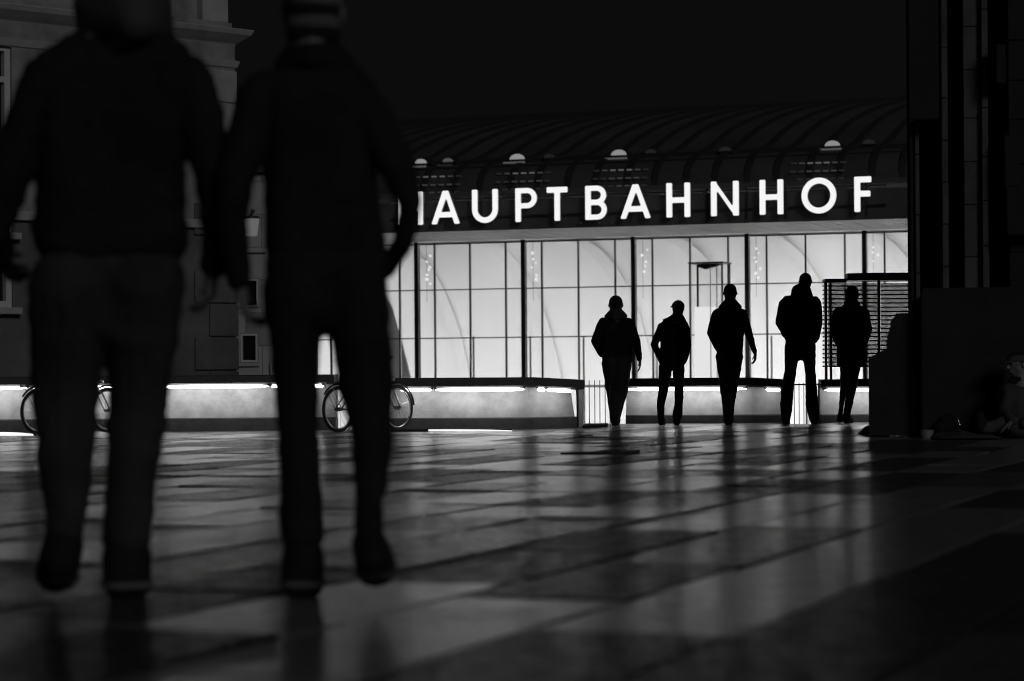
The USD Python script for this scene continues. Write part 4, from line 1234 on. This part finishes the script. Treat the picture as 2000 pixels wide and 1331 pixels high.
# ================================================================== BICYCLES
BR = 0.262          # wheel radius


def bicycle(label, loc, yaw):
    T = Thing("bicycle", label, "bicycle", loc, yaw)
    WB = 1.0

    def wheel(x, lean=0.0):
        ang = np.linspace(0, 2 * np.pi, 40, endpoint=False)
        circ = lambda r: np.c_[x + r * np.cos(ang), np.zeros(40), BR + r * np.sin(ang)]
        p = numbered(T.path, "wheel")
        UsdGeom.Xform.Define(stage, p)
        T.part("tyre", tube(circ(BR - 0.017), 0.017, 8, True), RUBBER, smooth=True, under=p)
        T.part("rim", tube(circ(BR - 0.040), 0.009, 6, True), STEEL, smooth=True, under=p)
        sp_ = []
        for k in range(18):
            a = 2 * np.pi * k / 18
            e = 0.02 * (1 if k % 2 else -1)
            sp_.append(tube([[x + 0.02 * math.cos(a + 0.7), e, BR + 0.02 * math.sin(a + 0.7)], [x + (BR - 0.045) * math.cos(a), 0, BR + (BR - 0.045) * math.sin(a)]], 0.0016, 4))
        T.part("spokes", cat_(sp_), STEEL, under=p)
        h = trimesh.creation.cylinder(0.022, 0.09, sections=12); h.apply_transform(trimesh.transformations.rotation_matrix(np.pi / 2, [1, 0, 0])); h.apply_translation([x, 0, BR])
        T.part("hub", h, STEEL, smooth=40, under=p)
        ga = np.linspace(0.1, 2.5, 16)
        gr = BR + 0.022
        T.part("mudguard", tube(np.c_[x + gr * np.cos(ga), np.zeros(16), BR + gr * np.sin(ga)], 0.013, 6), METAL, smooth=True)

    wheel(0.0)
    wheel(WB)
    bb = [0.42, 0, 0.24]; seat = [0.26, 0, 0.62]; hd_ = [0.80, 0, 0.66]; hl = [0.845, 0, 0.50]
    fr = [tube([bb, seat], 0.016), tube([bb, hl], 0.018), tube([[0.32, 0, 0.50], hd_], 0.016), tube([hd_, hl], 0.02),
          tube([[0, 0.05, BR], [0.40, 0.03, 0.24]], 0.010), tube([[0, -0.05, BR], [0.40, -0.03, 0.24]], 0.010), tube([[0, 0.05, BR], [0.27, 0.02, 0.58]], 0.008), tube([[0, -0.05, BR], [0.27, -0.02, 0.58]], 0.008)]
    T.part("frame", cat_(fr), METAL, smooth=40)
    T.part("fork", cat_([tube([hl, [0.88, 0.05, 0.46], [WB, 0.05, BR]], 0.011), tube([hl, [0.88, -0.05, 0.46], [WB, -0.05, BR]], 0.011)]), STEEL, smooth=40)
    T.part("seat_post", tube([seat, [0.235, 0, 0.76]], 0.012), STEEL, smooth=40)
    T.part("saddle", finish(hull([((0.14, 0.07, 0.79), 0.03), ((0.14, -0.07, 0.79), 0.03), ((0.38, 0, 0.78), 0.02), ((0.2, 0, 0.79), 0.045)]), 0.02, 4), RUBBER, smooth=60)
    T.part("handlebar", cat_([tube([hd_, [0.78, 0, 0.82]], 0.013), tube([[0.64, 0.22, 0.84], [0.74, 0.17, 0.85], [0.79, 0.06, 0.82], [0.79, -0.06, 0.82], [0.74, -0.17, 0.85], [0.64, -0.22, 0.84]], 0.011)]), STEEL, smooth=40)
    for s in (-1, 1):
        T.part("grip", tube([[0.58, 0.235 * s, 0.835], [0.67, 0.205 * s, 0.845]], 0.017), RUBBER, smooth=40)
    ch = trimesh.creation.cylinder(0.075, 0.008, sections=24); ch.apply_transform(trimesh.transformations.rotation_matrix(np.pi / 2, [1, 0, 0])); ch.apply_translation([0.42, -0.045, 0.24])
    T.part("chainring", ch, STEEL, smooth=40)
    for s in (-1, 1):
        c = tube([[0.42, 0.06 * s, 0.24], [0.42 + 0.13 * s, 0.075 * s, 0.24 - 0.09 * s]], 0.009)
        p = T.part("crank", c, STEEL, smooth=40)
        T.part("pedal", cham(0.42 + 0.13 * s - 0.045, 0.42 + 0.13 * s + 0.045, 0.08 * s - 0.035 + 0.04 * s, 0.08 * s + 0.035 + 0.04 * s, 0.225 - 0.09 * s, 0.25 - 0.09 * s, 0.006), RUBBER, under=p)
    T.part("luggage_rack", cat_([tube([[-0.22, 0.05 * s, 0.56], [0.22, 0.05 * s, 0.57]], 0.006) for s in (-1, 1)] + [tube([[-0.18, 0.05 * s, 0.56], [0.0, 0.055 * s, BR]], 0.005) for s in (-1, 1)] + [tube([[x, -0.05, 0.562], [x, 0.05, 0.562]], 0.005) for x in (-0.2, -0.08, 0.05, 0.18)]), STEEL, smooth=40)
    T.part("kickstand", tube([[0.38, 0.04, 0.22], [0.30, 0.14, 0.01]], 0.009), STEEL, smooth=40)
    T.part("front_lamp", (lambda c: c.apply_translation([0.90, 0, 0.60]) or c)(trimesh.creation.icosphere(2, 0.035)), STEEL, smooth=60)
    T.part("rear_light", cham(-0.25, -0.225, -0.03, 0.03, 0.53, 0.57, 0.006), FRAME)
    return T


b1 = pt(661, 800, 27.2)[:2]
bicycle("small wheeled bicycle parked behind the legs of the man in the knit cap", (b1[0], b1[1], 0.0), math.radians(51))
b2 = pt(76, 800, 27.2)[:2]
sec = stage.DefinePrim("/World/bicycle_001", "Xform")
sec.GetReferences().AddInternalReference("/World/bicycle")
xf = UsdGeom.Xformable(sec); xf.ClearXformOpOrder()
xf.GetPrim().GetAttribute("xformOp:translate").Set(Gf.Vec3d(b2[0], b2[1], 0.0)) if xf.GetPrim().GetAttribute("xformOp:translate") else None
xf.SetXformOpOrder([UsdGeom.XformOp(sec.GetAttribute("xformOp:translate")), UsdGeom.XformOp(sec.GetAttribute("xformOp:rotateZ"))])
sec.GetAttribute("xformOp:rotateZ").Set(50.0)
sec.SetInstanceable(True)
mark(sec, "small wheeled bicycle parked behind the legs of the hooded foreground man at left", "bicycle")
